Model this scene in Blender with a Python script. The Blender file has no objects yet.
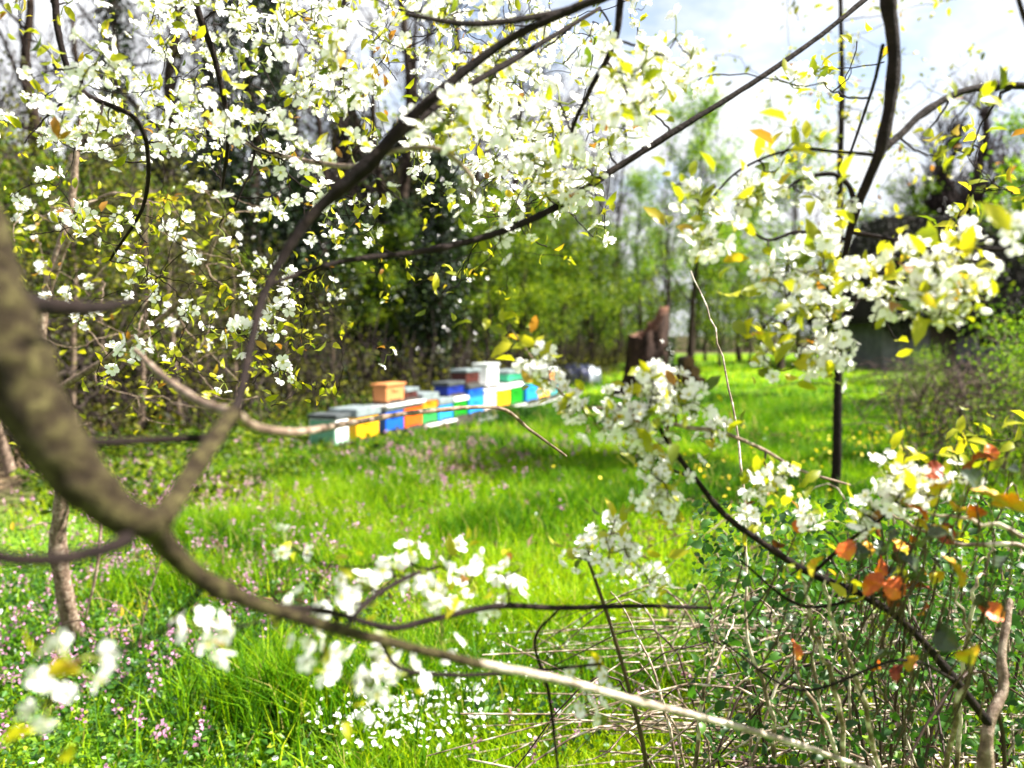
import bpy, bmesh, math, random
import numpy as np
from mathutils import Vector, Matrix

# ------------------------------------------------------------------ camera, sky, sun
S = bpy.context.scene
COL = S.collection
R = math.radians
F = 804.0
PITCH = math.atan(49 / F)
CAM = np.array([0.0, 0.0, 1.5])
cam = bpy.data.objects.new('camera', bpy.data.cameras.new('camera'))
COL.objects.link(cam)
cam.location = CAM
cam.rotation_euler = (math.pi / 2 - PITCH, 0, 0)
cam.data.sensor_width = 36
cam.data.lens = F * 36 / 1024
cam.data.clip_start = 0.02
cam.data.clip_end = 2000
cam.data.dof.use_dof = True
cam.data.dof.focus_distance = 1.9
cam.data.dof.aperture_fstop = 2.3
S.camera = cam

FW = np.array([0, math.cos(PITCH), -math.sin(PITCH)])
UP = np.array([0, math.sin(PITCH), math.cos(PITCH)])
RT = np.array([1.0, 0, 0])


def at(px, py, d):
    return CAM + d * (FW + (px - 512) / F * RT - (py - 384) / F * UP)


def ground_at(px, d, z=0.0):
    p = at(px, 335, d)
    return np.array([p[0], p[1], z])


SUN_DIR = np.array([0.95, 0.04, 0.0])
SUN_DIR /= np.linalg.norm(SUN_DIR)
ELEV = R(50)
sd = Vector((SUN_DIR[0] * math.cos(ELEV), SUN_DIR[1] * math.cos(ELEV), math.sin(ELEV)))
sun = bpy.data.objects.new('sun', bpy.data.lights.new('sun', 'SUN'))
COL.objects.link(sun)
sun.data.energy = 5.0
sun.data.angle = R(0.5)
sun.data.color = (1.0, 0.95, 0.86)
sun.rotation_euler = sd.to_track_quat('Z', 'Y').to_euler()
sun.location = (20, -5, 30)

W = bpy.data.worlds.new('World')
S.world = W
W.use_nodes = True
nt = W.node_tree
nt.nodes.clear()
out = nt.nodes.new('ShaderNodeOutputWorld')
bg = nt.nodes.new('ShaderNodeBackground')
sky = nt.nodes.new('ShaderNodeTexSky')
sky.sky_type = 'NISHITA'
sky.sun_disc = False
sky.sun_elevation = ELEV
sky.sun_rotation = math.atan2(SUN_DIR[0], SUN_DIR[1])
sky.air_density = 1.0
sky.dust_density = 1.5
tc = nt.nodes.new('ShaderNodeTexCoord')
mp = nt.nodes.new('ShaderNodeMapping')
mp.inputs['Scale'].default_value = (1.6, 1.6, 3.2)
mp.inputs['Location'].default_value = (0.35, 0.1, 0.2)
nz = nt.nodes.new('ShaderNodeTexNoise')
nz.inputs['Scale'].default_value = 2.2
nz.inputs['Detail'].default_value = 9
nz.inputs['Roughness'].default_value = 0.6
cr = nt.nodes.new('ShaderNodeValToRGB')
cr.color_ramp.elements[0].position = 0.36
cr.color_ramp.elements[0].color = (0.25, 0.25, 0.25, 1)
cr.color_ramp.elements[1].position = 0.50
mx = nt.nodes.new('ShaderNodeMix')
mx.data_type = 'RGBA'
mx.inputs['B'].default_value = (5.3, 5.4, 5.6, 1)
nt.links.new(tc.outputs['Generated'], mp.inputs[0])
nt.links.new(mp.outputs[0], nz.inputs['Vector'])
nt.links.new(nz.outputs[0], cr.inputs[0])
nt.links.new(cr.outputs[0], mx.inputs['Factor'])
nt.links.new(sky.outputs[0], mx.inputs['A'])
nt.links.new(mx.outputs['Result'], bg.inputs[0])
bg.inputs[1].default_value = 0.052
nt.links.new(bg.outputs[0], out.inputs[0])

S.view_settings.view_transform = 'Standard'
S.view_settings.look = 'None'
S.view_settings.gamma = 1
S.view_settings.exposure = 2.2
S.render.engine = 'CYCLES'
S.cycles.use_denoising = True
S.cycles.max_bounces = 6
S.cycles.diffuse_bounces = 3
S.cycles.glossy_bounces = 2
S.cycles.transmission_bounces = 4
S.cycles.transparent_max_bounces = 4
S.cycles.sample_clamp_indirect = 4

rng = np.random.default_rng(7)
random.seed(7)

# ------------------------------------------------------------------ materials
def new_mat(name):
    m = bpy.data.materials.new(name)
    m.use_nodes = True
    t = m.node_tree
    t.nodes.clear()
    o = t.nodes.new('ShaderNodeOutputMaterial')
    return m, t, o


def ramp(t, cols, fac):
    r = t.nodes.new('ShaderNodeValToRGB')
    e = r.color_ramp.elements
    while len(e) < len(cols):
        e.new(0.5)
    for i, (p, c) in enumerate(cols):
        e[i].position = p
        e[i].color = (*c, 1)
    t.links.new(fac, r.inputs[0])
    return r.outputs[0]


def leaf_mat(name, cols, transl=0.45, rough=0.5, spec=0.4, boost=1.3, bb=0.6):
    m, t, o = new_mat(name)
    a = t.nodes.new('ShaderNodeAttribute')
    a.attribute_name = 'v'
    c = ramp(t, cols, a.outputs['Fac'])
    p = t.nodes.new('ShaderNodeBsdfPrincipled')
    p.inputs['Roughness'].default_value = rough
    p.inputs['Specular IOR Level'].default_value = spec
    t.links.new(c, p.inputs['Base Color'])
    tr = t.nodes.new('ShaderNodeBsdfTranslucent')
    mm = t.nodes.new('ShaderNodeMix')
    mm.data_type = 'RGBA'
    mm.blend_type = 'MULTIPLY'
    mm.inputs['Factor'].default_value = 1
    mm.inputs['B'].default_value = (boost, boost, boost * bb, 1)
    t.links.new(c, mm.inputs['A'])
    t.links.new(mm.outputs['Result'], tr.inputs[0])
    x = t.nodes.new('ShaderNodeMixShader')
    x.inputs[0].default_value = transl
    t.links.new(p.outputs[0], x.inputs[1])
    t.links.new(tr.outputs[0], x.inputs[2])
    t.links.new(x.outputs[0], o.inputs[0])
    return m


def noise_mat(name, cols, scale=8, detail=6, rough=0.85, bump=0.3, spec=0.3, stretch=(1, 1, 1), metallic=0.0):
    m, t, o = new_mat(name)
    tc = t.nodes.new('ShaderNodeTexCoord')
    mp = t.nodes.new('ShaderNodeMapping')
    mp.inputs['Scale'].default_value = stretch
    n = t.nodes.new('ShaderNodeTexNoise')
    n.inputs['Scale'].default_value = scale
    n.inputs['Detail'].default_value = detail
    n.inputs['Roughness'].default_value = 0.65
    t.links.new(tc.outputs['Object'], mp.inputs[0])
    t.links.new(mp.outputs[0], n.inputs['Vector'])
    c = ramp(t, cols, n.outputs[0])
    p = t.nodes.new('ShaderNodeBsdfPrincipled')
    p.inputs['Roughness'].default_value = rough
    p.inputs['Specular IOR Level'].default_value = spec
    p.inputs['Metallic'].default_value = metallic
    t.links.new(c, p.inputs['Base Color'])
    if bump:
        b = t.nodes.new('ShaderNodeBump')
        b.inputs['Strength'].default_value = bump
        b.inputs['Distance'].default_value = 0.02
        t.links.new(n.outputs[0], b.inputs['Height'])
        t.links.new(b.outputs[0], p.inputs['Normal'])
    t.links.new(p.outputs[0], o.inputs[0])
    return m


def mulc(c, k):
    return tuple(min(1, x * k) for x in c)


def paint(name, c, rough=0.5):
    # weathered paint: the same colour with worn, slightly darker and dirtier patches
    return noise_mat(name, [(0.25, mulc(c, 0.6)), (0.42, mulc(c, 0.93)), (0.7, c)], 6, 8, rough, 0.08, 0.35, (1, 1, 0.5))


M = {}
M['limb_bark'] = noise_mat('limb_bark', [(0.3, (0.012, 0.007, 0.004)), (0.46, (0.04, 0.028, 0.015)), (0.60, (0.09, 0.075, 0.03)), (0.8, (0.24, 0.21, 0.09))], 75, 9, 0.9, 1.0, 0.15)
M['sunlit_bark'] = noise_mat('sunlit_bark_tone', [(0.3, (0.06, 0.04, 0.03)), (0.45, (0.25, 0.2, 0.15)), (0.65, (0.55, 0.48, 0.40))], 45, 8, 0.7, 0.6, 0.3, (.4, 1, 1))  # sunlight on the low limb, put into a paler bark colour
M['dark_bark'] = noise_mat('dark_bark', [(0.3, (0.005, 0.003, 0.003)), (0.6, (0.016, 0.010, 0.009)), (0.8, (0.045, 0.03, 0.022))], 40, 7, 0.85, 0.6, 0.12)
M['pale_twig'] = noise_mat('pale_twig', [(0.3, (0.035, 0.02, 0.013)), (0.5, (0.15, 0.10, 0.07)), (0.75, (0.38, 0.31, 0.24))], 45, 6, 0.7, 0.4)
M['dry_cane'] = noise_mat('dry_cane', [(0.32, (0.025, 0.015, 0.009)), (0.48, (0.16, 0.11, 0.07)), (0.62, (0.55, 0.48, 0.38))], 26, 5, 0.5, 0.2)
M['red_cane'] = noise_mat('red_cane', [(0.3, (0.012, 0.006, 0.005)), (0.6, (0.045, 0.022, 0.016)), (0.8, (0.12, 0.075, 0.05))], 12, 5, 0.55, 0.2)
M['wood_trunk'] = noise_mat('wood_trunk', [(0.3, (0.010, 0.006, 0.005)), (0.55, (0.035, 0.024, 0.018)), (0.75, (0.09, 0.07, 0.052))], 5, 8, 0.9, 0.7, 0.1, (1, 1, 0.25))
M['grey_twig'] = noise_mat('grey_twig', [(0.3, (0.010, 0.007, 0.007)), (0.7, (0.042, 0.031, 0.028))], 4, 4, 0.9, 0, 0.1)
M['shrub_twig'] = noise_mat('shrub_twig', [(0.35, (0.01, 0.006, 0.005)), (0.55, (0.035, 0.024, 0.02)), (0.72, (0.20, 0.16, 0.13))], 6, 4, 0.7, 0, 0.2)
M['brush_stalk'] = noise_mat('brush_stalk', [(0.35, (0.012, 0.008, 0.007)), (0.55, (0.055, 0.036, 0.03)), (0.72, (0.26, 0.20, 0.15))], 9, 4, 0.8, 0, 0.1)
M['stump_bark'] = noise_mat('stump_bark', [(0.3, (0.006, 0.003, 0.002)), (0.5, (0.022, 0.011, 0.008)), (0.68, (0.075, 0.042, 0.03))], 5, 9, 0.9, 1.0, 0.2, (1.6, 1.6, 0.35))
M['torn_wood'] = noise_mat('torn_wood', [(0.3, (0.03, 0.012, 0.008)), (0.6, (0.16, 0.08, 0.05))], 6, 8, 0.85, 0.9, 0.2, (2, 2, 0.3))
M['petal'] = leaf_mat('petal', [(0, (0.84, 0.80, 0.80)), (1, (0.93, 0.92, 0.92))], 0.4, 0.6, 0.2, 1.0, 1.0)
M['stamen'] = leaf_mat('stamen', [(0, (0.45, 0.48, 0.08)), (1, (0.6, 0.5, 0.12))], 0.2)
M['bud_green'] = leaf_mat('bud_green', [(0, (0.16, 0.24, 0.03)), (1, (0.3, 0.3, 0.05))], 0.3)
M['young_leaf'] = leaf_mat('young_leaf', [(0, (0.07, 0.11, 0.006)), (0.35, (0.24, 0.27, 0.008)), (0.8, (0.46, 0.42, 0.016)), (0.95, (0.40, 0.26, 0.02)), (1, (0.26, 0.12, 0.02))], 0.5, 0.4)
M['fresh_leaf'] = leaf_mat('fresh_leaf', [(0, (0.04, 0.10, 0.006)), (0.5, (0.12, 0.24, 0.010)), (1, (0.28, 0.38, 0.015))], 0.5, 0.5, 0.15)
M['mid_leaf'] = leaf_mat('mid_leaf', [(0, (0.018, 0.04, 0.005)), (0.6, (0.065, 0.115, 0.008)), (1, (0.19, 0.24, 0.012))], 0.45, 0.5, 0.15)
M['olive_leaf'] = leaf_mat('olive_leaf', [(0, (0.018, 0.02, 0.006)), (0.6, (0.06, 0.065, 0.010)), (1, (0.20, 0.20, 0.02))], 0.4, 0.5, 0.15)
M['spring_leaf'] = leaf_mat('spring_leaf', [(0, (0.018, 0.045, 0.004)), (0.5, (0.065, 0.13, 0.006)), (1, (0.26, 0.33, 0.012))], 0.5, 0.5, 0.15)
M['ivy_leaf'] = leaf_mat('ivy_leaf', [(0, (0.005, 0.011, 0.003)), (0.7, (0.016, 0.036, 0.007)), (1, (0.07, 0.12, 0.025))], 0.12, 0.22, 0.7)
M['dark_leaf'] = leaf_mat('dark_leaf', [(0, (0.004, 0.006, 0.004)), (1, (0.016, 0.020, 0.010))], 0.1, 0.6, 0.2)
M['litter'] = leaf_mat('litter', [(0, (0.06, 0.035, 0.02)), (1, (0.26, 0.18, 0.11))], 0.1, 0.8, 0.2)
M['grass'] = leaf_mat('grass', [(0, (0.012, 0.05, 0.003)), (0.35, (0.065, 0.19, 0.003)), (0.7, (0.25, 0.40, 0.004)), (0.93, (0.42, 0.48, 0.008)), (1, (0.42, 0.36, 0.11))], 0.45, 0.55, 0.12, 1.3)
M['weed'] = leaf_mat('weed', [(0, (0.015, 0.05, 0.010)), (0.4, (0.05, 0.15, 0.012)), (0.8, (0.20, 0.33, 0.012)), (1, (0.38, 0.42, 0.03))], 0.4, 0.4, 0.35)
M['purple_flower'] = leaf_mat('purple_flower', [(0, (0.26, 0.10, 0.20)), (1, (0.55, 0.30, 0.46))], 0.3, 0.6)
M['white_flower'] = leaf_mat('white_flower', [(0, (0.78, 0.78, 0.76)), (1, (0.9, 0.9, 0.88))], 0.3, 0.6, 0.2, 1.0, 1.0)
M['yellow_flower'] = leaf_mat('yellow_flower', [(0, (0.65, 0.45, 0.02)), (1, (0.8, 0.65, 0.03))], 0.3, 0.6)


def hex_leaf(name, cols, rough=0.3, scale=28):
    m = noise_mat(name, cols, scale, 4, rough + .12, 0.25, 0.3)
    return m


M['autumn_yellow'] = hex_leaf('autumn_yellow', [(0.3, (0.35, 0.05, 0.01)), (0.45, (0.50, 0.27, 0.012)), (0.7, (0.42, 0.40, 0.02))])
M['autumn_orange'] = hex_leaf('autumn_orange', [(0.3, (0.20, 0.025, 0.008)), (0.5, (0.50, 0.10, 0.004)), (0.75, (0.6, 0.26, 0.006))])
M['autumn_red'] = hex_leaf('autumn_red', [(0.3, (0.05, 0.008, 0.005)), (0.5, (0.20, 0.035, 0.012)), (0.75, (0.38, 0.09, 0.02))])
M['bramble_dark'] = hex_leaf('bramble_dark', [(0.3, (0.012, 0.02, 0.012)), (0.6, (0.05, 0.075, 0.035)), (0.8, (0.13, 0.05, 0.03))], 0.2)
M['roof_metal'] = noise_mat('roof_metal', [(0.3, (0.10, 0.125, 0.135)), (0.7, (0.30, 0.35, 0.37))], 7, 6, 0.45, 0.1, 0.5, metallic=0.3)
M['roof_dark'] = noise_mat('roof_dark', [(0.3, (0.02, 0.024, 0.027)), (0.7, (0.07, 0.08, 0.085))], 7, 6, 0.6, 0.1)
M['white_paint'] = paint('white_paint', (0.80, 0.80, 0.79))
M['beam_dark'] = noise_mat('beam_dark', [(0.3, (0.02, 0.017, 0.015)), (0.7, (0.09, 0.075, 0.065))], 4, 6, 0.9, 0.4, 0.2, (5, 1, 1))
M['beam_grey'] = noise_mat('beam_grey', [(0.3, (0.22, 0.21, 0.21)), (0.7, (0.5, 0.5, 0.5))], 4, 6, 0.85, 0.3, 0.2, (5, 1, 1))
M['brick'] = noise_mat('brick', [(0.3, (0.22, 0.12, 0.09)), (0.7, (0.42, 0.27, 0.21))], 12, 5, 0.9, 0.3)
M['concrete'] = noise_mat('concrete', [(0.3, (0.05, 0.05, 0.065)), (0.7, (0.16, 0.16, 0.19))], 3, 9, 0.9, 0.3)
M['hole'] = noise_mat('hole', [(0.3, (0.006, 0.005, 0.005)), (0.7, (0.02, 0.016, 0.013))], 8, 3, 0.9, 0)
M['tarp'] = noise_mat('tarp', [(0.3, (0.008, 0.010, 0.03)), (0.7, (0.03, 0.035, 0.10))], 5, 6, 0.3, 0.4, 0.6)
M['tarp_highlight'] = noise_mat('tarp_highlight', [(0.3, (0.4, 0.45, 0.55)), (0.7, (0.7, 0.74, 0.8))], 5, 6, 0.3, 0.4, 0.6)  # light tone painted as the highlight on the dark tarpaulin


def ground_material():
    m, t, o = new_mat('meadow_soil')
    tc = t.nodes.new('ShaderNodeTexCoord')
    n1 = t.nodes.new('ShaderNodeTexNoise')
    n1.inputs['Scale'].default_value = 0.6
    n1.inputs['Detail'].default_value = 8
    n2 = t.nodes.new('ShaderNodeTexNoise')
    n2.inputs['Scale'].default_value = 9
    n2.inputs['Detail'].default_value = 8
    for n in (n1, n2):
        t.links.new(tc.outputs['Object'], n.inputs['Vector'])
    g = ramp(t, [(0.3, (0.05, 0.10, 0.012)), (0.5, (0.10, 0.20, 0.015)), (0.7, (0.17, 0.28, 0.02))], n2.outputs[0])
    b = ramp(t, [(0.3, (0.02, 0.014, 0.009)), (0.55, (0.07, 0.05, 0.03)), (0.75, (0.14, 0.10, 0.06))], n2.outputs[0])
    a = t.nodes.new('ShaderNodeAttribute')
    a.attribute_name = 'v'
    x = t.nodes.new('ShaderNodeMix')
    x.data_type = 'RGBA'
    t.links.new(a.outputs['Fac'], x.inputs['Factor'])
    t.links.new(g, x.inputs['A'])
    t.links.new(b, x.inputs['B'])
    p = t.nodes.new('ShaderNodeBsdfPrincipled')
    p.inputs['Roughness'].default_value = 0.95
    p.inputs['Specular IOR Level'].default_value = 0.1
    t.links.new(x.outputs['Result'], p.inputs['Base Color'])
    bp = t.nodes.new('ShaderNodeBump')
    bp.inputs['Distance'].default_value = 0.06
    t.links.new(n2.outputs[0], bp.inputs['Height'])
    t.links.new(bp.outputs[0], p.inputs['Normal'])
    t.links.new(p.outputs[0], o.inputs[0])
    return m


M['ground'] = ground_material()

# ------------------------------------------------------------------ mesh helpers
class MB:
    """collects vertices, faces (tuples), per-vertex value v and per-face material index"""

    def __init__(s):
        s.V, s.P, s.A, s.I, s.n = [], [], [], [], 0

    def add(s, v, faces, val=0.5, mi=0):
        v = np.asarray(v, float).reshape(-1, 3)
        f = np.asarray(faces, np.int64)
        s.V.append(v)
        s.A.append(np.full(len(v), val, float) if np.isscalar(val) else np.asarray(val, float))
        s.P.append(f + s.n)
        s.I.append(np.full(len(f), mi))
        s.n += len(v)

    def mesh(s, name, mats, smooth=True):
        me = bpy.data.meshes.new(name)
        V = np.concatenate(s.V) if s.V else np.zeros((0, 3))
        me.vertices.add(len(V))
        me.vertices.foreach_set('co', V.astype(np.float32).ravel())
        tot = np.concatenate([np.full(len(p), p.shape[1]) for p in s.P])
        loops = np.concatenate([p.ravel() for p in s.P])
        me.loops.add(len(loops))
        me.loops.foreach_set('vertex_index', loops.astype(np.int32))
        me.polygons.add(len(tot))
        start = np.concatenate([[0], np.cumsum(tot)[:-1]])
        me.polygons.foreach_set('loop_start', start.astype(np.int32))
        me.polygons.foreach_set('loop_total', tot.astype(np.int32))
        me.polygons.foreach_set('material_index', np.concatenate(s.I).astype(np.int32))
        me.polygons.foreach_set('use_smooth', np.full(len(tot), smooth))
        at_ = me.attributes.new('v', 'FLOAT', 'POINT')
        at_.data.foreach_set('value', np.concatenate(s.A).astype(np.float32))
        me.update(calc_edges=True)
        for m in (mats if isinstance(mats, (list, tuple)) else [mats]):
            me.materials.append(m)
        return me

    def build(s, name, mats, parent=None, smooth=True):
        return link(name, s.mesh(name, mats, smooth), parent)


def link(name, me, parent=None):
    o = bpy.data.objects.new(name, me)
    COL.objects.link(o)
    if parent is not None:
        o.parent = parent
    return o


def tag(o, label=None, cat=None, group=None, kind=None):
    if label: o['label'] = label
    if cat: o['category'] = cat
    if group: o['group'] = group
    if kind: o['kind'] = kind
    return o


def empty(name, loc, label, cat, group=None, rz=0.0):
    o = bpy.data.objects.new(name, None)
    COL.objects.link(o)
    o.location = loc
    o.rotation_euler = (0, 0, rz)
    return tag(o, label, cat, group)


def copy_tree(o, parent=None):
    c = o.copy()
    COL.objects.link(c)
    c.parent = parent
    for ch in list(o.children):
        copy_tree(ch, c)
    return c


def unit(v):
    v = np.asarray(v, float)
    return v / (np.linalg.norm(v, axis=-1, keepdims=True) + 1e-12)


def smooth_path(P, Rr, n=6):
    """Catmull-Rom through the points, radii interpolated"""
    P = np.asarray(P, float)
    Rr = np.asarray(Rr, float)
    if len(P) < 3:
        t = np.linspace(0, 1, n + 1)[:, None]
        return P[0] * (1 - t) + P[-1] * t, Rr[0] * (1 - t[:, 0]) + Rr[-1] * t[:, 0]
    Q = np.vstack([2 * P[0] - P[1], P, 2 * P[-1] - P[-2]])
    o, r = [], []
    for i in range(len(P) - 1):
        a, b, c, d = Q[i], Q[i + 1], Q[i + 2], Q[i + 3]
        for k in range(n):
            t = k / n
            o.append(0.5 * (2 * b + (c - a) * t + (2 * a - 5 * b + 4 * c - d) * t * t + (3 * b - a - 3 * c + d) * t ** 3))
            r.append(Rr[i] * (1 - t) + Rr[i + 1] * t)
    o.append(P[-1])
    r.append(Rr[-1])
    return np.array(o), np.array(r)


def tube(mb, P, Rr, seg=8, val=0.5, mi=0, wob=0.0, g=None):
    P = np.asarray(P, float)
    n = len(P)
    Rr = np.broadcast_to(np.asarray(Rr, float), (n,)).copy()
    T = np.gradient(P, axis=0)
    T = unit(T)
    ref = np.array([0, 0, 1.0]) if abs(T[0][2]) < 0.9 else np.array([1.0, 0, 0])
    N = np.zeros_like(P)
    v = unit(np.cross(T[0], ref))
    for i in range(n):
        v = v - T[i] * np.dot(v, T[i])
        v = unit(v)
        N[i] = v
    B = np.cross(T, N)
    a = np.linspace(0, 2 * math.pi, seg, endpoint=False)
    rr = Rr[:, None] * np.ones(seg)
    if wob:
        g = g or rng
        rr = rr * (1 + wob * g.normal(size=rr.shape))
    ring = P[:, None, :] + rr[:, :, None] * (np.cos(a)[None, :, None] * N[:, None, :] + np.sin(a)[None, :, None] * B[:, None, :])
    V = np.concatenate([ring.reshape(-1, 3), P[-1:] + T[-1:] * Rr[-1]])
    i = np.arange(n - 1)[:, None] * seg
    j = np.arange(seg)[None, :]
    k = (j + 1) % seg
    q = np.stack([i + j, i + k, i + seg + k, i + seg + j], -1).reshape(-1, 4)
    base = mb.n
    mb.add(V, q, val, mi)
    last = (n - 1) * seg
    tri = np.stack([last + np.arange(seg), last + (np.arange(seg) + 1) % seg, np.full(seg, n * seg)], -1)
    mb.P.append(tri + base)
    mb.I.append(np.full(seg, mi))


def rand_frames(N, g, flat=0.0, nd=None):
    """random direction d (leaf axis), side s, normal n"""
    n = g.normal(size=(N, 3))
    n[:, 2] += flat * 2
    n = unit(n)
    d = g.normal(size=(N, 3)) if nd is None else nd + 0.5 * g.normal(size=(N, 3))
    d = unit(d - n * np.sum(d * n, 1, keepdims=True))
    s = np.cross(n, d)
    return d, s, n


def leaves(mb, C, size, g, val=None, flat=0.3, aspect=0.5, fold=0.25, detail=False, mi=0, nd=None):
    """leaf-shaped faces: 4-vertex folded diamonds, or 8-vertex curled leaves when detail"""
    C = np.asarray(C, float).reshape(-1, 3)
    N = len(C)
    if N == 0:
        return
    size = np.broadcast_to(np.asarray(size, float), (N,))[:, None]
    d, s, n = rand_frames(N, g, flat, nd)
    if val is None:
        val = g.random(N)
    val = np.broadcast_to(np.asarray(val, float), (N,))
    if not detail:
        a = C
        t = C + d * size - n * size * 0.15
        l = C + d * size * 0.5 + s * size * aspect * 0.5 + n * size * fold * 0.5
        r = C + d * size * 0.5 - s * size * aspect * 0.5 + n * size * fold * 0.5
        V = np.stack([a, r, t, l], 1).reshape(-1, 3)
        b = np.arange(N)[:, None] * 4
        f = np.concatenate([b + np.array([[0, 1, 2]]), b + np.array([[0, 2, 3]])])
        mb.add(V, f, np.repeat(val, 4), mi)
    else:
        def pt(u, w, h):
            return C + d * size * u + s * size * aspect * w + n * size * h
        pts = [pt(0, 0, 0), pt(.3, .42, fold * .5), pt(.33, 0, 0.04), pt(.3, -.42, fold * .5),
               pt(.68, .38, fold * .35 - .08), pt(.68, 0, -0.04), pt(.68, -.38, fold * .35 - .08), pt(1, 0, -.24)]
        V = np.stack(pts, 1).reshape(-1, 3)
        b = np.arange(N)[:, None] * 8
        q = [[1, 2, 5, 4], [2, 3, 6, 5]]
        tr = [[0, 2, 1], [0, 3, 2], [4, 5, 7], [5, 6, 7]]
        base = mb.n
        mb.add(V, np.concatenate([b + np.array([x]) for x in q]), np.repeat(val, 8), mi)
        tt = np.concatenate([b + np.array([x]) for x in tr]) + base
        mb.P.append(tt)
        mb.I.append(np.full(len(tt), mi))


def box(mb, lo, hi, val=0.5, mi=0, bev=0.0, rot=None, off=None):
    bm = bmesh.new()
    bmesh.ops.create_cube(bm, size=1)
    lo = np.array(lo, float)
    hi = np.array(hi, float)
    for v in bm.verts:
        v.co = Vector((lo + hi) / 2 + np.array(v.co) * (hi - lo))
    if bev:
        bmesh.ops.bevel(bm, geom=list(bm.edges), offset=bev, segments=1, affect='EDGES', profile=0.5)
    bm.verts.index_update()
    V = np.array([v.co for v in bm.verts])
    if rot is not None:
        V = V @ np.array(rot).T
    if off is not None:
        V = V + np.array(off)
    base = mb.n
    by = {}
    for f in bm.faces:
        by.setdefault(len(f.verts), []).append([v.index for v in f.verts])
    first = True
    for k, fs in by.items():
        if first:
            mb.add(V, np.array(fs), val, mi)
            first = False
        else:
            mb.P.append(np.array(fs) + base)
            mb.I.append(np.full(len(fs), mi))
    bm.free()


def fbm(x, y, s=1.0):
    v = np.zeros_like(np.asarray(x, float))
    a = 1.0
    ph = 1.7
    for k in range(5):
        f = s * 1.9 ** k
        v = v + a * (np.sin(x * f + ph) * np.cos(y * f * 1.13 - ph * 2.1) + 0.5 * np.sin((x + y) * f * 0.71 + ph * 3.3))
        ph += 2.31
        a *= 0.6
    return v / 2.2


# ------------------------------------------------------------------ ground
# the clearing: a band of meadow; woodland floor begins left of / beyond this edge
EDGE = np.array([(-3.8, -8), (-3.9, 4), (-4.0, 7.5), (-3.6, 10), (-1.4, 15), (1.2, 20), (3.0, 27), (6.0, 42), (10, 60), (14, 66)], float)
EDGE_R = np.array([(8.0, -8), (8.0, 8), (8.2, 14), (11, 22), (15, 32), (20, 45), (24, 66)], float)


def edge_x(y):
    return np.interp(y, EDGE[:, 1], EDGE[:, 0])


def edge_r(y):
    return np.interp(y, EDGE_R[:, 1], EDGE_R[:, 0])


def ground_z(x, y):
    x = np.asarray(x, float)
    y = np.asarray(y, float)
    r = np.hypot(x, y)
    return 0.05 * fbm(x, y, 0.35) * np.clip(r / 6, 0.3, 1) * (r < 150)


xs = np.concatenate([-np.geomspace(900, 31, 10), np.linspace(-30, 40, 141), np.geomspace(41, 900, 10)])
ys = np.concatenate([-np.geomspace(900, 11, 8), np.linspace(-10, 75, 171), np.geomspace(76, 1500, 10)])
X, Y = np.meshgrid(xs, ys, indexing='ij')
Z = ground_z(X, Y)
wood = np.clip((edge_x(Y) - X + 0.6 * fbm(X, Y, 0.9)) / 1.2, 0, 1) + np.clip((X - edge_r(Y) + 0.8 * fbm(X, Y, 0.7)) / 1.5, 0, 1) + np.clip((Y - 64) / 3, 0, 1)
nx, ny = X.shape
idx = np.arange(nx * ny).reshape(nx, ny)
q = np.stack([idx[:-1, :-1], idx[1:, :-1], idx[1:, 1:], idx[:-1, 1:]], -1).reshape(-1, 4)
mb = MB()
mb.add(np.stack([X, Y, Z], -1).reshape(-1, 3), q, np.clip(wood, 0, 1).ravel())
tag(mb.build('ground', M['ground']), kind='structure')


def meadow_points(N, g, dmin=1.2, dmax=55, spread=0.95, power=1.0):
    """points over the clearing, denser near the viewer"""
    u = g.random(N)
    if power == 1.0:
        d = dmin * (dmax / dmin) ** u
    else:
        e = 1 - power
        d = (dmin ** e + u * (dmax ** e - dmin ** e)) ** (1 / e)
    a = (g.random(N) * 2 - 1) * spread
    x = d * a
    y = d
    ok = (x > edge_x(y) - 0.3 + 0.5 * fbm(x, y, 1.3)) & (x < edge_r(y) + 0.5 * fbm(x, y, 1.1)) & (y < 63)
    return x[ok], y[ok]


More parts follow.
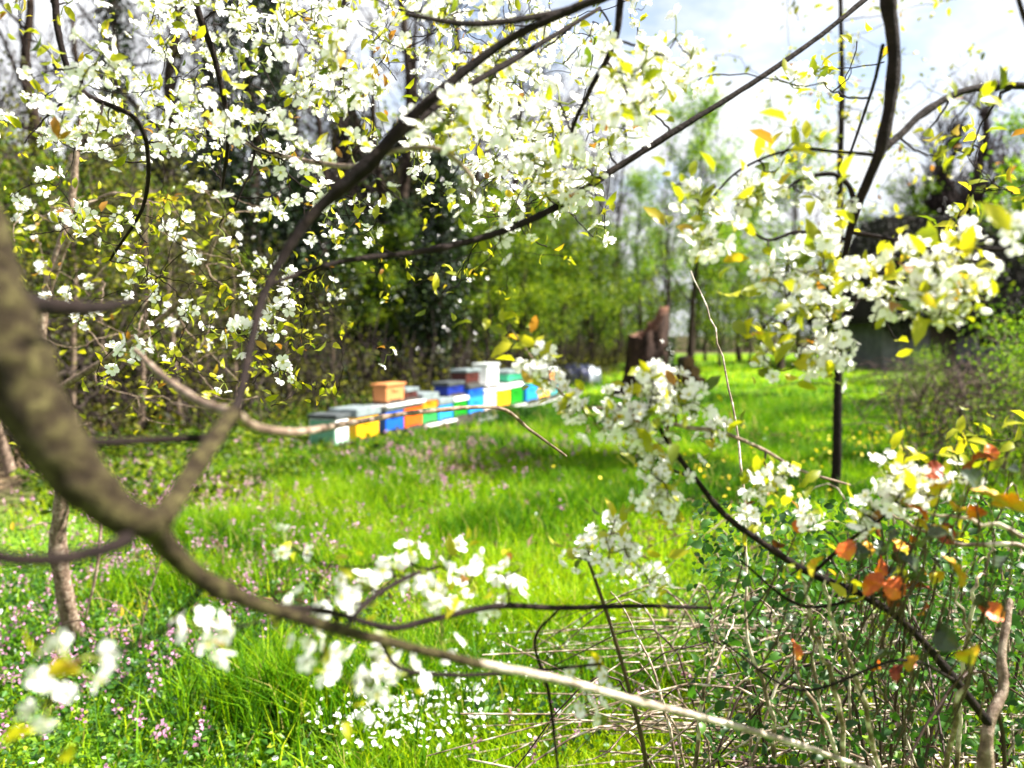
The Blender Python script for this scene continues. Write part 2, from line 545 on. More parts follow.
def grass_blades(mb, x, y, g, hmul=1.0, vshift=0.0):
    N = len(x)
    d = np.hypot(x, y)
    cl = fbm(x, y, 1.5)
    cl2 = fbm(x + 40, y - 13, 0.33)
    h = (0.11 + 0.07 * np.clip(cl + 0.2, 0, 1.5) + 0.06 * g.random(N) ** 2 + 0.04 * np.clip(cl2, 0, 1)) * hmul
    w = np.maximum(0.0035, 0.00055 * d) * (0.7 + 0.6 * g.random(N))
    az = g.random(N) * 2 * math.pi
    lean = 0.15 + 0.55 * g.random(N)
    la = g.random(N) * 2 * math.pi
    sx, sy = np.cos(az) * w, np.sin(az) * w
    lx, ly = np.cos(la) * lean * h, np.sin(la) * lean * h
    z = ground_z(x, y) - 0.01
    b0 = np.stack([x - sx, y - sy, z], -1)
    b1 = np.stack([x + sx, y + sy, z], -1)
    m0 = np.stack([x - sx * .8 + lx * .35, y - sy * .8 + ly * .35, z + h * .6], -1)
    m1 = np.stack([x + sx * .8 + lx * .35, y + sy * .8 + ly * .35, z + h * .6], -1)
    t = np.stack([x + lx, y + ly, z + h * (1 - 0.25 * lean)], -1)
    V = np.stack([b0, b1, m0, m1, t], 1).reshape(-1, 3)
    b = np.arange(N)[:, None] * 5
    val = np.clip(0.56 - 0.34 * cl + 0.26 * cl2 + 0.17 * g.normal(size=N) + vshift, 0, 0.93)
    dry = g.random(N) < 0.03
    val[dry] = 1.0
    base = mb.n
    mb.add(V, b + np.array([[0, 1, 3, 2]]), np.repeat(val, 5))
    mb.P.append(b + np.array([[2, 3, 4]]) + base)
    mb.I.append(np.zeros(N, int))


g = np.random.default_rng(11)
mb = MB()
x, y = meadow_points(330000, g, 1.0, 60, 0.95, 1.15)
keep = (fbm(x, y, 0.8) > -0.75) & ~((x < -0.22 * y) & (y < 7) & (g.random(len(x)) < 0.88))
grass_blades(mb, x[keep], y[keep], g)
# taller lush tufts
for (px, d, rad, n, hm) in [(345, 6.6, 0.55, 5000, 1.75), (320, 7.0, 0.4, 2500, 1.6), (600, 7.8, 0.7, 6000, 1.6), (560, 6.6, 0.5, 3500, 1.5), (640, 9.5, 0.6, 3000, 1.5),
                            (430, 11, 0.9, 2500, 1.4), (790, 15, 0.9, 2500, 1.8), (700, 8.5, 0.5, 2500, 1.4), (380, 5.2, 0.4, 2000, 1.4), (470, 4.6, .5, 2500, 1.2), (830, 9, .8, 3000, 1.5)]:
    c = ground_at(px, d)
    a = g.random(n) * 2 * math.pi
    r = rad * np.abs(g.normal(size=n)) * .6
    grass_blades(mb, c[0] + r * np.cos(a), c[1] + r * np.sin(a), g, hm, -0.22)
for _ in range(150):
    d = 3.0 + 15 * g.random()
    c = ground_at(180 + 760 * g.random(), d)
    n = int(500 + 900 * g.random())
    a = g.random(n) * 2 * math.pi
    rr_ = (.12 + .025 * d) * (.6 + g.random()) * np.abs(g.normal(size=n))
    grass_blades(mb, c[0] + 1.5 * rr_ * np.cos(a), c[1] + rr_ * np.sin(a), g, 1.2 + .75 * g.random(), -.18 - .24 * g.random())
tag(mb.build('grass', M['grass']), 'bright green meadow grass of the clearing', 'grass', kind='stuff')

# broad-leaved weeds between the grass
mb = MB()
x, y = meadow_points(60000, g, 1.1, 30, 0.95, 1.3)
c = fbm(x * 1.0, y, 1.6)
left = (x < -0.12 * y) & (y < 8)
keep = left | (c > 0.1)
x, y = x[keep], y[keep]
z = ground_z(x, y) + 0.02 + 0.13 * g.random(len(x)) * (0.6 + 0.5 * fbm(x, y, 2.2))
sz = np.maximum(0.022, 0.0035 * np.hypot(x, y)) * (0.7 + 0.8 * g.random(len(x)))
leaves(mb, np.stack([x, y, z], -1), sz, g, np.clip(0.42 + 0.3 * fbm(x, y, 1.7) + 0.2 * g.normal(size=len(x)), 0, 1), flat=0.9, aspect=0.75)
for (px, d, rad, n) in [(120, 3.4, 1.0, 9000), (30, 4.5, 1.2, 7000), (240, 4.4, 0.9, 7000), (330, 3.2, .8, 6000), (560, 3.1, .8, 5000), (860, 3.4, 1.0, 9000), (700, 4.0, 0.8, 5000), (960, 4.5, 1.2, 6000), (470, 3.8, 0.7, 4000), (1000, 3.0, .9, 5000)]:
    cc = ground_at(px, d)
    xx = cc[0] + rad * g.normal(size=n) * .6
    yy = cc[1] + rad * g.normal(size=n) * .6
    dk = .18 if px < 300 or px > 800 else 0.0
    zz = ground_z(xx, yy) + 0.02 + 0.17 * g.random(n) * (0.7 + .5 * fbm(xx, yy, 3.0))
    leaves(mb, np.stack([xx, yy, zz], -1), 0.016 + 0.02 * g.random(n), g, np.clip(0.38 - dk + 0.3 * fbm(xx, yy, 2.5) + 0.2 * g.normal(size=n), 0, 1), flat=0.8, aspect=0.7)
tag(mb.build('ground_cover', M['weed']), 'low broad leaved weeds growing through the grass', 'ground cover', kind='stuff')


def flower_dots(mb, x, y, z, size, g, nf=5):
    """little flower heads, each a shallow cup of petals"""
    n = len(x)
    a0 = g.random(n) * 6.28
    tilt = 0.55 * g.normal(size=(n, 2))
    C = np.stack([x, y, z], -1)
    rim = []
    for k in range(nf):
        a = a0 + k * 2 * math.pi / nf
        dx, dy = np.cos(a) * size, np.sin(a) * size
        rim.append(C + np.stack([dx, dy, 0.3 * size + dx * tilt[:, 0] + dy * tilt[:, 1]], -1))
    V = np.stack([C] + rim, 1).reshape(-1, 3)
    b = np.arange(n)[:, None] * (nf + 1)
    f = np.concatenate([b + np.array([[0, 1 + k, 1 + (k + 1) % nf]]) for k in range(nf)])
    mb.add(V, f, np.repeat(g.random(n), nf + 1))


# dead thatch and bare patches of last year's grass
mb = MB()
for _ in range(34):
    d = 3.2 + 9 * g.random()
    c = ground_at(150 + 650 * g.random(), d)
    n = 150
    xx, yy = c[0] + .28 * g.normal(size=n), c[1] + .28 * g.normal(size=n)
    leaves(mb, np.stack([xx, yy, ground_z(xx, yy) + .06 + .10 * g.random(n)], -1), .05 + .06 * g.random(n), g, flat=.4, aspect=.10)
tag(mb.build('dead_thatch', M['litter']), 'pale brown dead grass matted among the green blades', 'dead grass', kind='stuff')
# daisies low in the middle
mb = MB()
cs = [(400, 2.8, .12, 70), (360, 2.75, .1, 40), (450, 2.85, .12, 40), (390, 3.0, .16, 60), (430, 2.95, .14, 50), (370, 2.75, .13, 50), (480, 3.2, .15, 35), (520, 3.7, .22, 55), (560, 3.9, .25, 50), (590, 3.6, .2, 35), (340, 2.7, .12, 30), (470, 2.8, .15, 35),
      (545, 3.3, .25, 30), (600, 4.4, .2, 25), (505, 2.8, .15, 20), (700, 2.9, .2, 14), (720, 3.2, .2, 10)]
for (px, d, rad, n) in cs:
    c = ground_at(px, d)
    xx = c[0] + rad * g.normal(size=n)
    yy = c[1] + rad * g.normal(size=n)
    flower_dots(mb, xx, yy, ground_z(xx, yy) + 0.13 + 0.06 * g.random(n), 0.0055 + 0.005 * g.random(n), g, 7)
x, y = meadow_points(110, g, 2.2, 12, 0.7, 1.2)
flower_dots(mb, x, y, ground_z(x, y) + 0.14 + 0.05 * g.random(len(x)), 0.006 + 0.004 * g.random(len(x)), g, 7)
tag(mb.build('white_flowers', M['white_flower']), 'small white meadow flowers sprinkled over the near grass', 'flowers', kind='stuff')
# purple dead-nettle
mb = MB()
st = MB()
for (px, d, rad, n) in [(60, 3.6, .5, 90), (20, 3.1, .4, 60), (130, 4.4, .6, 80), (200, 5.2, .7, 90), (250, 6.5, .8, 90), (300, 7.6, .9, 90), (80, 2.9, .35, 40), (380, 8.6, .9, 80), (270, 3.9, .4, 30), (350, 5.2, .5, 40), (460, 8.8, 1.0, 90), (430, 7, .5, 40), (640, 2.75, .25, 16), (700, 2.8, .25, 18), (920, 3.2, .3, 16), (330, 10.0, .6, 40), (480, 9.2, .9, 110), (400, 9.0, .8, 90), (250, 8.2, .8, 120), (180, 6.5, .8, 110), (90, 5.0, .7, 90), (40, 3.4, .5, 80)]:
    c = ground_at(px, d)
    xx = c[0] + rad * 1.3 * g.normal(size=n)
    yy = c[1] + rad * 1.3 * g.normal(size=n)
    kk = fbm(xx, yy, 3.1) > -0.25
    xx, yy = xx[kk], yy[kk]
    n = len(xx)
    zz = ground_z(xx, yy)
    hh = 0.12 + 0.12 * g.random(n)
    k = 9
    P = np.repeat(np.stack([xx, yy, zz + hh], -1), k, 0) + g.normal(size=(n * k, 3)) * np.array([.011, .011, .022])
    leaves(mb, P, 0.013 + 0.0012 * d, g, flat=0.2, aspect=.8)
tag(mb.build('purple_flowers', M['purple_flower']), 'purple dead nettle heads among the weeds', 'flowers', kind='stuff')
mb = MB()
for (px, d, rad, n) in [(880, 8.0, .5, 60), (900, 9.5, .5, 50), (760, 6.5, .5, 30), (1000, 8.5, .5, 40), (690, 7.5, .5, 20)]:
    c = ground_at(px, d)
    xx = c[0] + rad * g.normal(size=n)
    yy = c[1] + rad * g.normal(size=n)
    flower_dots(mb, xx, yy, ground_z(xx, yy) + 0.25 + 0.2 * g.random(n), 0.009 + 0.007 * g.random(n), g, 6)
tag(mb.build('yellow_flowers', M['yellow_flower']), 'yellow flower heads in the grass near the right-hand thicket', 'flowers', kind='stuff')

# ------------------------------------------------------------------ bee stands and hives
HP0 = ground_at(334, 9.3)
HP1 = ground_at(566, 17.5)
RD = unit(HP1 - HP0)
RN = np.array([RD[1], -RD[0], 0.0])      # the fronts face this way
RZ = math.atan2(RD[1], RD[0])


def s_at(px):
    """distance along the front line of the row seen at picture column px"""
    k = (px - 512) / F
    # (P0 + s RD).x = k * depth, depth = y cos p (+ small term)
    c = math.cos(PITCH)
    return (k * (HP0[1] * c) - HP0[0]) / (RD[0] - k * RD[1] * c)


def row_pt(s, off=0.0, z=0.0):
    p = HP0 + RD * s - RN * off
    return np.array([p[0], p[1], z])


def hive_box(mb, w, d, z0, z1, fw=0.0, handle=True):
    box(mb, (fw, 0.0, z0), (w - fw, d, z1), bev=0.006)
    return


def make_hive(s0, s1, base, levels, roof, label, depth=0.37, off=0.0, board=None, group='beehives standing in the long row', name='beehive', roof_h=0.07, over=0.02, feet=False, pale_strip=False):
    """levels: [(height, material)] bottom up.  local x runs along the row, -y is the front"""
    p = row_pt(s0, off, base)
    w = s1 - s0
    e = empty(name, p, label, 'beehive', group, RZ)
    z = 0.0
    m = MB()
    box(m, (-.004, -0.02, 0), (w + .004, depth, 0.035), bev=0.004)
    m.build('floor_board', M['beam_dark'], e, False)
    z = 0.038
    for k, (h, mat) in enumerate(levels):
        m = MB()
        box(m, (0, 0, z), (w, depth, z + h - 0.004), bev=0.006)
        if k == len(levels) - 1 or True:
            # raised hand grip cleat on the front, butted on the face
            box(m, (w * .32, -0.018, z + h * .66), (w * .68, -0.001, z + h * .66 + 0.022), bev=0.003)
        b = m.build('hive_body' if k == 0 else 'super', mat, e, False)
        if k == 0:
            mm = MB()
            box(mm, (w * .2, -0.006, z + 0.004), (w * .8, 0.004, z + 0.02))
            mm.build('entrance', M['hole'], b, False)
        z += h
    m = MB()
    box(m, (-over, -over, z), (w + over, depth + over, z + roof_h), bev=0.005)
    m.build('roof', roof, e, False)
    if board:
        m = MB()
        box(m, (w * .06, -0.10, 0.0), (w * .94, -0.022, 0.022), bev=0.003)
        m.build('landing_board', board, e, False)
    return e, base + z + roof_h


PC = {
    'sage': (0.10, 0.27, 0.17), 'mint': (0.50, 0.72, 0.62), 'yellow': (0.72, 0.36, 0.004), 'blue': (0.004, 0.085, 0.48), 'navy': (0.004, 0.018, 0.20),
    'orange': (0.70, 0.09, 0.004), 'amber': (0.75, 0.20, 0.004), 'green': (0.02, 0.22, 0.05), 'sky': (0.015, 0.22, 0.62), 'leafgreen': (0.003, 0.20, 0.006),
    'pink': (0.72, 0.58, 0.55), 'tan': (0.50, 0.20, 0.07), 'maroon': (0.06, 0.012, 0.010), 'teal': (0.05, 0.24, 0.26), 'jade': (0.03, 0.28, 0.15),
    'greywhite': (0.55, 0.58, 0.57), 'ochre': (0.72, 0.36, 0.02), 'brown': (0.25, 0.11, 0.05)}
for k, c in PC.items():
    M['p_' + k] = paint('paint_' + k, c)
P = lambda k: M['p_' + k]
wp = M['white_paint']
BS = 0.20   # height of the stand tops


def S2(a, b):
    return s_at(a), s_at(b)


# leftmost: green box with a white front
s0, s1 = S2(334.5, 347.5)
e, zt = make_hive(s0, s1, .17, [(0.16, P('mint')), (0.15, wp)], M['roof_dark'], 'sage green two-box beehive with a white front at the near end of the row', roof_h=0.05)
# painted side boards of sage green, fixed proud of the left side
m = MB()
box(m, (-0.012, 0.02, 0.042), (-0.003, 0.35, 0.19), bev=0.002)
box(m, (-0.012, 0.02, 0.199), (-0.003, 0.35, 0.335), bev=0.002)
m.build('side_board', P('sage'), e, False)
s0, s1 = S2(355.5, 378)
make_hive(s0, s1, .17, [(0.29, P('yellow'))], M['roof_metal'], 'large yellow beehive with grey metal roof beside the white fronted hive', roof_h=0.10)
s0, s1 = S2(385, 403)
_, z3 = make_hive(s0, s1, BS, [(0.27, P('blue'))], M['roof_metal'], 'deep blue beehive carrying the orange-brown box on its roof', roof_h=0.05)
s0b, s1b = S2(404, 421.5)
_, z4 = make_hive(s0b, s1b, BS, [(0.28, P('orange'))], M['roof_metal'], 'bright orange beehive between the deep blue hive and the green and amber one', roof_h=0.04)
zz = max(z3, z4)
m = MB()
box(m, (-0.03, -0.05, 0), (s1b - s0 + 0.02, 0.30, 0.028), bev=0.004)
o = m.build('cover_board', wp, None, False)
o.location = row_pt(s0, 0, zz + 0.002)
o.rotation_euler = (0, 0, RZ)
tag(o, 'long white board laid across the roofs of the deep blue and bright orange hives', 'board')
t0, t1 = S2(387, 405)
make_hive(t0, t1, zz + .032, [(0.20, P('tan'))], P('tan'), 'orange-brown box hive standing on top of the deep blue hive', depth=.20, off=0.02, roof_h=0.035)
t0, t1 = S2(409, 421)
make_hive(t0, t1, zz + .032, [(0.09, P('maroon'))], M['roof_metal'], 'flat red-brown box with a pale lid on top of the bright orange hive', depth=.22, off=0.06, roof_h=0.05)
s0, s1 = S2(422, 437)
make_hive(s0, s1, BS, [(0.21, P('green')), (0.12, P('amber'))], M['roof_metal'], 'two-box beehive, green below and amber above, under a grey lid', roof_h=0.10, board=wp)
s0, s1 = S2(438.5, 452.5)
make_hive(s0, s1, BS, [(0.23, P('sky'))], M['roof_metal'], 'pale blue beehive with white landing board right of the green and amber one', roof_h=0.09, board=wp)
s0, s1 = S2(454, 467)
_, z7 = make_hive(s0, s1, BS, [(0.24, P('leafgreen'))], wp, 'single green beehive with white roof under the navy box', roof_h=0.06)
t0, t1 = S2(451, 467)
make_hive(t0, t1, z7 + .003, [(0.14, P('navy'))], M['roof_dark'], 'navy blue box with dark roof stacked on the single green hive', depth=.24, off=0.06, roof_h=0.06)
s0, s1 = S2(469, 483.5)
_, z8 = make_hive(s0, s1, BS, [(0.26, P('sky')), (0.14, P('blue'))], M['roof_dark'], 'two-box beehive, light blue below and darker blue above, under the maroon box', roof_h=0.05)
t0, t1 = S2(469, 482)
make_hive(t0, t1, z8 + .003, [(0.17, P('maroon'))], M['roof_metal'], 'maroon box with pale lid stacked on the two-tone blue hive', depth=.26, off=0.05, roof_h=0.05)
s0, s1 = S2(484.5, 496)
_, z9 = make_hive(s0, s1, BS, [(0.30, P('pink'))], wp, 'pinkish white beehive under the tall white box', roof_h=0.05)
t0, t1 = S2(489, 500)
make_hive(t0, t1, z9 + .003, [(0.34, wp)], P('greywhite'), 'tall narrow white box standing highest above the row', depth=.26, off=0.03, roof_h=0.05)
s0, s1 = S2(497.5, 510)
make_hive(s0, s1, BS, [(0.30, P('yellow'))], wp, 'yellow beehive with white roof in the middle of the far half of the row', roof_h=0.05)
s0, s1 = S2(511, 523)
make_hive(s0, s1, BS, [(0.31, P('leafgreen'))], wp, 'leaf green beehive with white roof and landing board right of the far yellow hive', roof_h=0.07, board=wp)
s0, s1 = S2(526.5, 538)
_, z12 = make_hive(s0, s1, BS, [(0.32, P('sky'))], P('jade'), 'bright blue beehive under the jade green box', roof_h=0.05)
t0, t1 = S2(513, 533)
make_hive(t0, t1, z12 + .003, [(0.14, P('jade'))], M['roof_metal'], 'jade green box with grey lid laid on the bright blue hive', depth=.44, off=0.1, roof_h=0.05)
s0, s1 = S2(539, 549.5)
make_hive(s0, s1, BS, [(0.23, P('ochre'))], M['roof_metal'], 'small ochre yellow beehive near the far end of the row', roof_h=0.06)
s0, s1 = S2(550.5, 560)
make_hive(s0, s1, BS, [(0.20, P('teal'))], M['roof_dark'], 'low teal beehive last on the stand', roof_h=0.05)
s0, s1 = S2(561, 568)
make_hive(s0 + .1, s1 + .1, BS, [(0.26, P('brown')), (0.22, P('tan'))], P('greywhite'), 'brown two-box beehive set behind the low teal hive', off=0.30)


def stand(px0, px1, top, mat, label, legm, nlegs=2, thick=0.07, front=0.03):
    s0, s1 = S2(px0, px1)
    L = s1 - s0
    e = empty('hive_stand', row_pt(s0), label, 'hive stand', 'long wooden stands under the beehives', RZ)
    for yy in (-0.045 + front, 0.28):
        m = MB()
        box(m, (0, yy, top - thick), (L, yy + 0.07, top - 0.003), bev=0.004)
        m.build('rail', mat, e, False)
    for k in range(nlegs):
        xx = 0.12 + (L - 0.24) * k / max(1, nlegs - 1)
        for yy in (0.0, 0.26):
            m = MB()
            box(m, (xx - .05, yy, -0.03), (xx + .05, yy + .10, top - thick - 0.003), bev=0.004)
            m.build('leg', legm, e, False)
    return e


stand(329, 381, .168, M['beam_dark'], 'low dark stand on brick feet under the green-and-white and large yellow hives', M['brick'], 3)
stand(382, 484, BS - .003, M['beam_dark'], 'long dark timber stand from the deep blue hive to the two-tone blue hive', M['beam_dark'], 4, 0.10)
stand(473, 521, BS - .003 - .06, M['beam_grey'], 'white-grey plank bench in front of the pinkish, yellow and green hives', M['beam_grey'], 2, 0.06, -0.10)
stand(485, 567, BS - .003, M['beam_grey'], 'weathered grey stand carrying the far end of the row', M['beam_grey'], 4, 0.08, 0.06)

# ------------------------------------------------------------------ stump, wood pile, tarp
def make_stump(c, r, h):
    e = empty('tree_stump', c, 'tall dark broken tree stump with a jagged top standing on the grass', 'tree stump')
    gg = np.random.default_rng(3)
    seg, rows = 44, 26
    mb = MB()
    a = np.linspace(0, 2 * math.pi, seg, endpoint=False)
    # top height by angle: high splinter on the right, low shoulder on the left
    da = np.angle(np.exp(1j * (a - 0.1)))
    top = h * (0.80 + 0.05 * np.cos(a - .25) + 0.24 * np.exp(-(da / 1.05) ** 2) + 0.012 * gg.normal(size=seg) + .015 * np.sin(7 * a))
    V = []
    for k in range(rows):
        t = k / (rows - 1)
        z = top * t
        flare = 1 + 0.55 * math.exp(-t * 7)
        rr = r * flare * (1 - 0.12 * t + 0.09 * np.sin(3 * a + 2 * t) + 0.06 * np.sin(7 * a + 1) * (1 - .3 * t) + 0.03 * gg.normal(size=seg))
        V.append(np.stack([rr * np.cos(a), rr * np.sin(a), z - 0.08], -1))
    for k in range(6):
        t = 1 - k / 6
        rr = r * (0.62 + .0 * a)
        z = top - 0.15 * k
        V.append(np.stack([rr * t ** .3 * np.cos(a) * 1.0, rr * t ** .3 * np.sin(a), z - 0.1], -1))
    V = np.concatenate(V)
    n = rows + 6
    i = np.arange(n - 1)[:, None] * seg
    j = np.arange(seg)[None]
    f = np.stack([i + j, i + (j + 1) % seg, i + seg + (j + 1) % seg, i + seg + j], -1).reshape(-1, 4)
    mb.add(V[:rows * seg], f[:(rows - 1) * seg])
    mb.build('trunk', M['stump_bark'], e)
    m2 = MB()
    m2.add(V[(rows - 1) * seg:], f[:6 * seg])
    m2.build('torn_top', M['torn_wood'], e)
    for k in range(4):
        m3 = MB()
        a0 = 2.2 + gg.random() * 3.2
        P_ = [(r * 1.1 * math.cos(a0), r * 1.1 * math.sin(a0), .25), (r * 1.6 * math.cos(a0 + .1), r * 1.6 * math.sin(a0 + .1), 0.06), (r * 2.0 * math.cos(a0), r * 2.0 * math.sin(a0), -.06)]
        pp, rr = smooth_path(P_, [.16, .10, .04], 5)
        tube(m3, pp, rr, 8, wob=.05)
        m3.build('root', M['stump_bark'], e)
    m4 = MB()
    n = 700
    a = gg.normal(size=n) * .45 + 0.0
    z = gg.random(n) * h * 0.72
    rr = r * (1.08 + .25 * gg.random(n))
    leaves(m4, np.stack([rr * np.cos(a), rr * np.sin(a), z], -1), .05 + .05 * gg.random(n), gg, flat=.2, aspect=.8)
    m4.build('ivy', M['ivy_leaf'], e)
    return e


make_stump(ground_at(646, 18.6, 0), 0.50, 2.02)

e = empty('wood_pile', ground_at(686, 23, 0), 'low stack of dark cut logs right behind the stump', 'wood pile')
gg = np.random.default_rng(5)
for (lx, lz) in [(-.36, .17), (0, .18), (.34, .16), (-.18, .46), (.17, .47), (0, .74)]:
    m = MB()
    pp = [(lx, -.5, lz), (lx + .02, 0, lz + .01), (lx, .5, lz)]
    tube(m, *smooth_path(pp, [.165, .17, .16], 4), 12, wob=.03)
    m.add([(lx, -.505, lz)] + [(lx + .155 * math.cos(k * .5236), -.503, lz + .155 * math.sin(k * .5236)) for k in range(12)], [(0, 1 + (k + 1) % 12, 1 + k) for k in range(12)], mi=1)
    m.build('log', [M['stump_bark'], M['torn_wood']], e)

# tarp draped over a low heap, its highlight modelled as a pale end piece
c = ground_at(579, 24.5, 0)
e = empty('covered_heap', c, 'low heap under a dark blue tarpaulin with a highlight painted on one end, beyond the hives', 'covered heap')
for nm, x0, x1, mt in (('tarpaulin', -.65, .30, M['tarp']), ('painted_highlight', .303, .62, M['tarp_highlight'])):
    m = MB()
    nu, nv = 22, 26
    U, Vv = np.meshgrid(np.linspace(x0, x1, nu), np.linspace(0, 1, nv), indexing='ij')
    ang = Vv * math.pi
    hgt = 0.62 * (1 - .25 * ((U + .05) / .75) ** 2)
    yy = -np.cos(ang) * .55 * (1 + .05 * np.sin(9 * U))
    zz_ = np.sin(ang) ** .55 * hgt + .02 * np.sin(14 * U + 8 * Vv) + .012 * np.sin(31 * U)
    idx = np.arange(nu * nv).reshape(nu, nv)
    m.add(np.stack([U, yy, zz_], -1).reshape(-1, 3), np.stack([idx[:-1, :-1], idx[1:, :-1], idx[1:, 1:], idx[:-1, 1:]], -1).reshape(-1, 4))
    # closed ends
    for ui, sgn in ((0, 1), (nu - 1, -1)):
        ring = np.stack([U[ui], yy[ui], zz_[ui]], -1)
        b0 = np.array([[U[ui, 0], 0, 0]])
        m.add(np.vstack([b0, ring]), [(0, k + 1, k + 2) if sgn > 0 else (0, k + 2, k + 1) for k in range(nv - 1)])
    m.build(nm, mt, e)

# ------------------------------------------------------------------ woodland trees
def grow_tree(g, H, r0, nlimb, levels, spread=0.6, first=0.3, lean=0.05, droop=0.0, lenf=0.35, sub=4, up=0.5):
    """returns list of (points, radii, level) and the twig tips/points for leaves"""
    tubes, tips = [], []
    n = 10
    t = np.linspace(0, 1, n)
    off = np.cumsum(g.normal(size=(n, 2)) * H * 0.010, 0) + np.outer(t, g.normal(size=2) * lean * H)
    Pt = np.column_stack([off, t * H])
    Pt[0] = (0, 0, -0.1)
    Rt = r0 * (1 - 0.85 * t) * (1 + 0.5 * np.exp(-t * 14))
    tubes.append((Pt, Rt, 0))

    def limb(p, d, L, r, lev):
        m = 5
        pts = [p]
        dd = d
        for k in range(m - 1):
            dd = unit(dd + g.normal(size=3) * 0.22 + np.array([0, 0, (up if lev < 2 else up * .5) * 0.18 - droop * .1]))
            pts.append(pts[-1] + dd * L / (m - 1))
        pts = np.array(pts)
        rr = np.linspace(r, r * 0.25, m)
        tubes.append((pts, rr, lev))
        if lev >= levels:
            tips.extend(pts[2:])
            return
        for k in range(sub):
            f = 0.25 + 0.75 * g.random()
            i = min(int(f * (m - 1)), m - 2)
            q = pts[i] + (pts[i + 1] - pts[i]) * (f * (m - 1) - i)
            nd = unit(unit(pts[i + 1] - pts[i]) * 0.8 + g.normal(size=3) * spread)
            limb(q, nd, L * (0.45 + .25 * g.random()), max(rr[i] * .5, 0.004), lev + 1)

    for k in range(nlimb):
        f = first + (1 - first) * (k + g.random()) / nlimb
        f = min(f, .98)
        i = min(int(f * (n - 1)), n - 2)
        q = Pt[i] + (Pt[i + 1] - Pt[i]) * (f * (n - 1) - i)
        a = g.random() * 6.28
        nd = unit(np.array([math.cos(a), math.sin(a), up + .3 * g.normal()]))
        limb(q, nd, H * lenf * (1.1 - .6 * f) * (.7 + .6 * g.random()), max(Rt[i] * .42, .01), 1)
    return tubes, np.array(tips)


def tree_proto(name, seed, H, r0, nlimb, levels, leafm, leafn, leafs, barkm, twigm=None, rmin=0.006, label='', cat='tree', group=None, **kw):
    g = np.random.default_rng(seed)
    tubes, tips = grow_tree(g, H, r0, nlimb, levels, **kw)
    e = empty(name, (0, 0, 0), label, cat, group)
    mt, mbr = MB(), MB()
    for P_, R_, lev in tubes:
        if lev == 0:
            pp, rr = smooth_path(P_, R_, 3)
            tube(mt, pp, rr, 10, wob=.03, g=g)
        else:
            tube(mbr, P_, np.maximum(R_, rmin), 5 if lev == 1 else 3)
    mt.build('trunk', barkm, e)
    mbr.build('branches', twigm or barkm, e)
    if leafm is not None and leafn:
        ml = MB()
        per = max(1, int(leafn / len(tips)))
        C = np.repeat(tips, per, 0) + g.normal(size=(len(tips) * per, 3)) * 0.13
        cl = np.repeat(np.clip(g.normal(size=len(tips)) * .2 + .5, 0, 1), per)
        leaves(ml, C, leafs * (.6 + .8 * g.random(len(C))), g, np.clip(cl + .2 * g.normal(size=len(C)), 0, 1), flat=.3, aspect=.7)
        ml.build('crown', leafm, e)
    return e


def ivy_proto(name, seed, H, r, leafn, label, group=None, topf=0.4, leafs=.085, bulge=.25, Htrunk=None, bare=True):
    """a trunk wrapped in a thick ragged coat of ivy"""
    g = np.random.default_rng(seed)
    HT = Htrunk or H * 1.12
    tubes, tips = grow_tree(g, HT, .20, 9 if bare else 5, 3, first=.55, lean=.02, lenf=.25, up=.7)
    e = empty(name, (0, 0, 0), label, 'ivy-clad tree', group)
    mt, mbr = MB(), MB()
    for P_, R_, lev in tubes:
        if lev == 0:
            pp, rr = smooth_path(P_, R_, 3)
            tube(mt, pp, rr, 10, wob=.03, g=g)
            spine = P_
        else:
            tube(mbr, P_, np.maximum(R_, .008), 5 if lev == 1 else 3)
    mt.build('trunk', M['wood_trunk'], e)
    mbr.build('branches', M['grey_twig'], e)
    z = g.random(leafn) * H
    a = g.random(leafn) * 6.28
    prof = np.interp(z / H, [0, .12, .5, .85, 1], [1.05, .8, 1, .75, topf])
    rag = 1 + bulge * np.sin(z * 2.1 + 3 * np.sin(a + z)) + bulge * .8 * np.sin(2 * a + z * 3.7) + .5 * bulge * np.sin(5 * a - z * 5.3)
    rr = r * prof * rag * (1 - .55 * g.random(leafn) ** 2) + .05 * g.normal(size=leafn)
    cx = np.interp(z, spine[:, 2], spine[:, 0])
    cy = np.interp(z, spine[:, 2], spine[:, 1])
    C = np.stack([cx + rr * np.cos(a), cy + rr * np.sin(a), z - .08 * g.random(leafn)], -1)
    ml = MB()
    leaves(ml, C, leafs * (.6 + .8 * g.random(leafn)), g, np.clip(.4 + .25 * g.normal(size=leafn), 0, 1), flat=.1, aspect=.85)
    ml.build('ivy', M['ivy_leaf'], e)
    return e


def place(o, px, d, rz=None, sc=1.0, first=False, label=None, x=None, y=None):
    c = o if first else copy_tree(o)
    p = ground_at(px, d) if x is None else np.array([x, y, 0])
    c.location = (p[0], p[1], float(ground_z(p[0], p[1])) - .02)
    c.rotation_euler = (0, 0, rng.random() * 6.28 if rz is None else rz)
    c.scale = (sc, sc, sc)
    if label:
        c['label'] = label
    return c


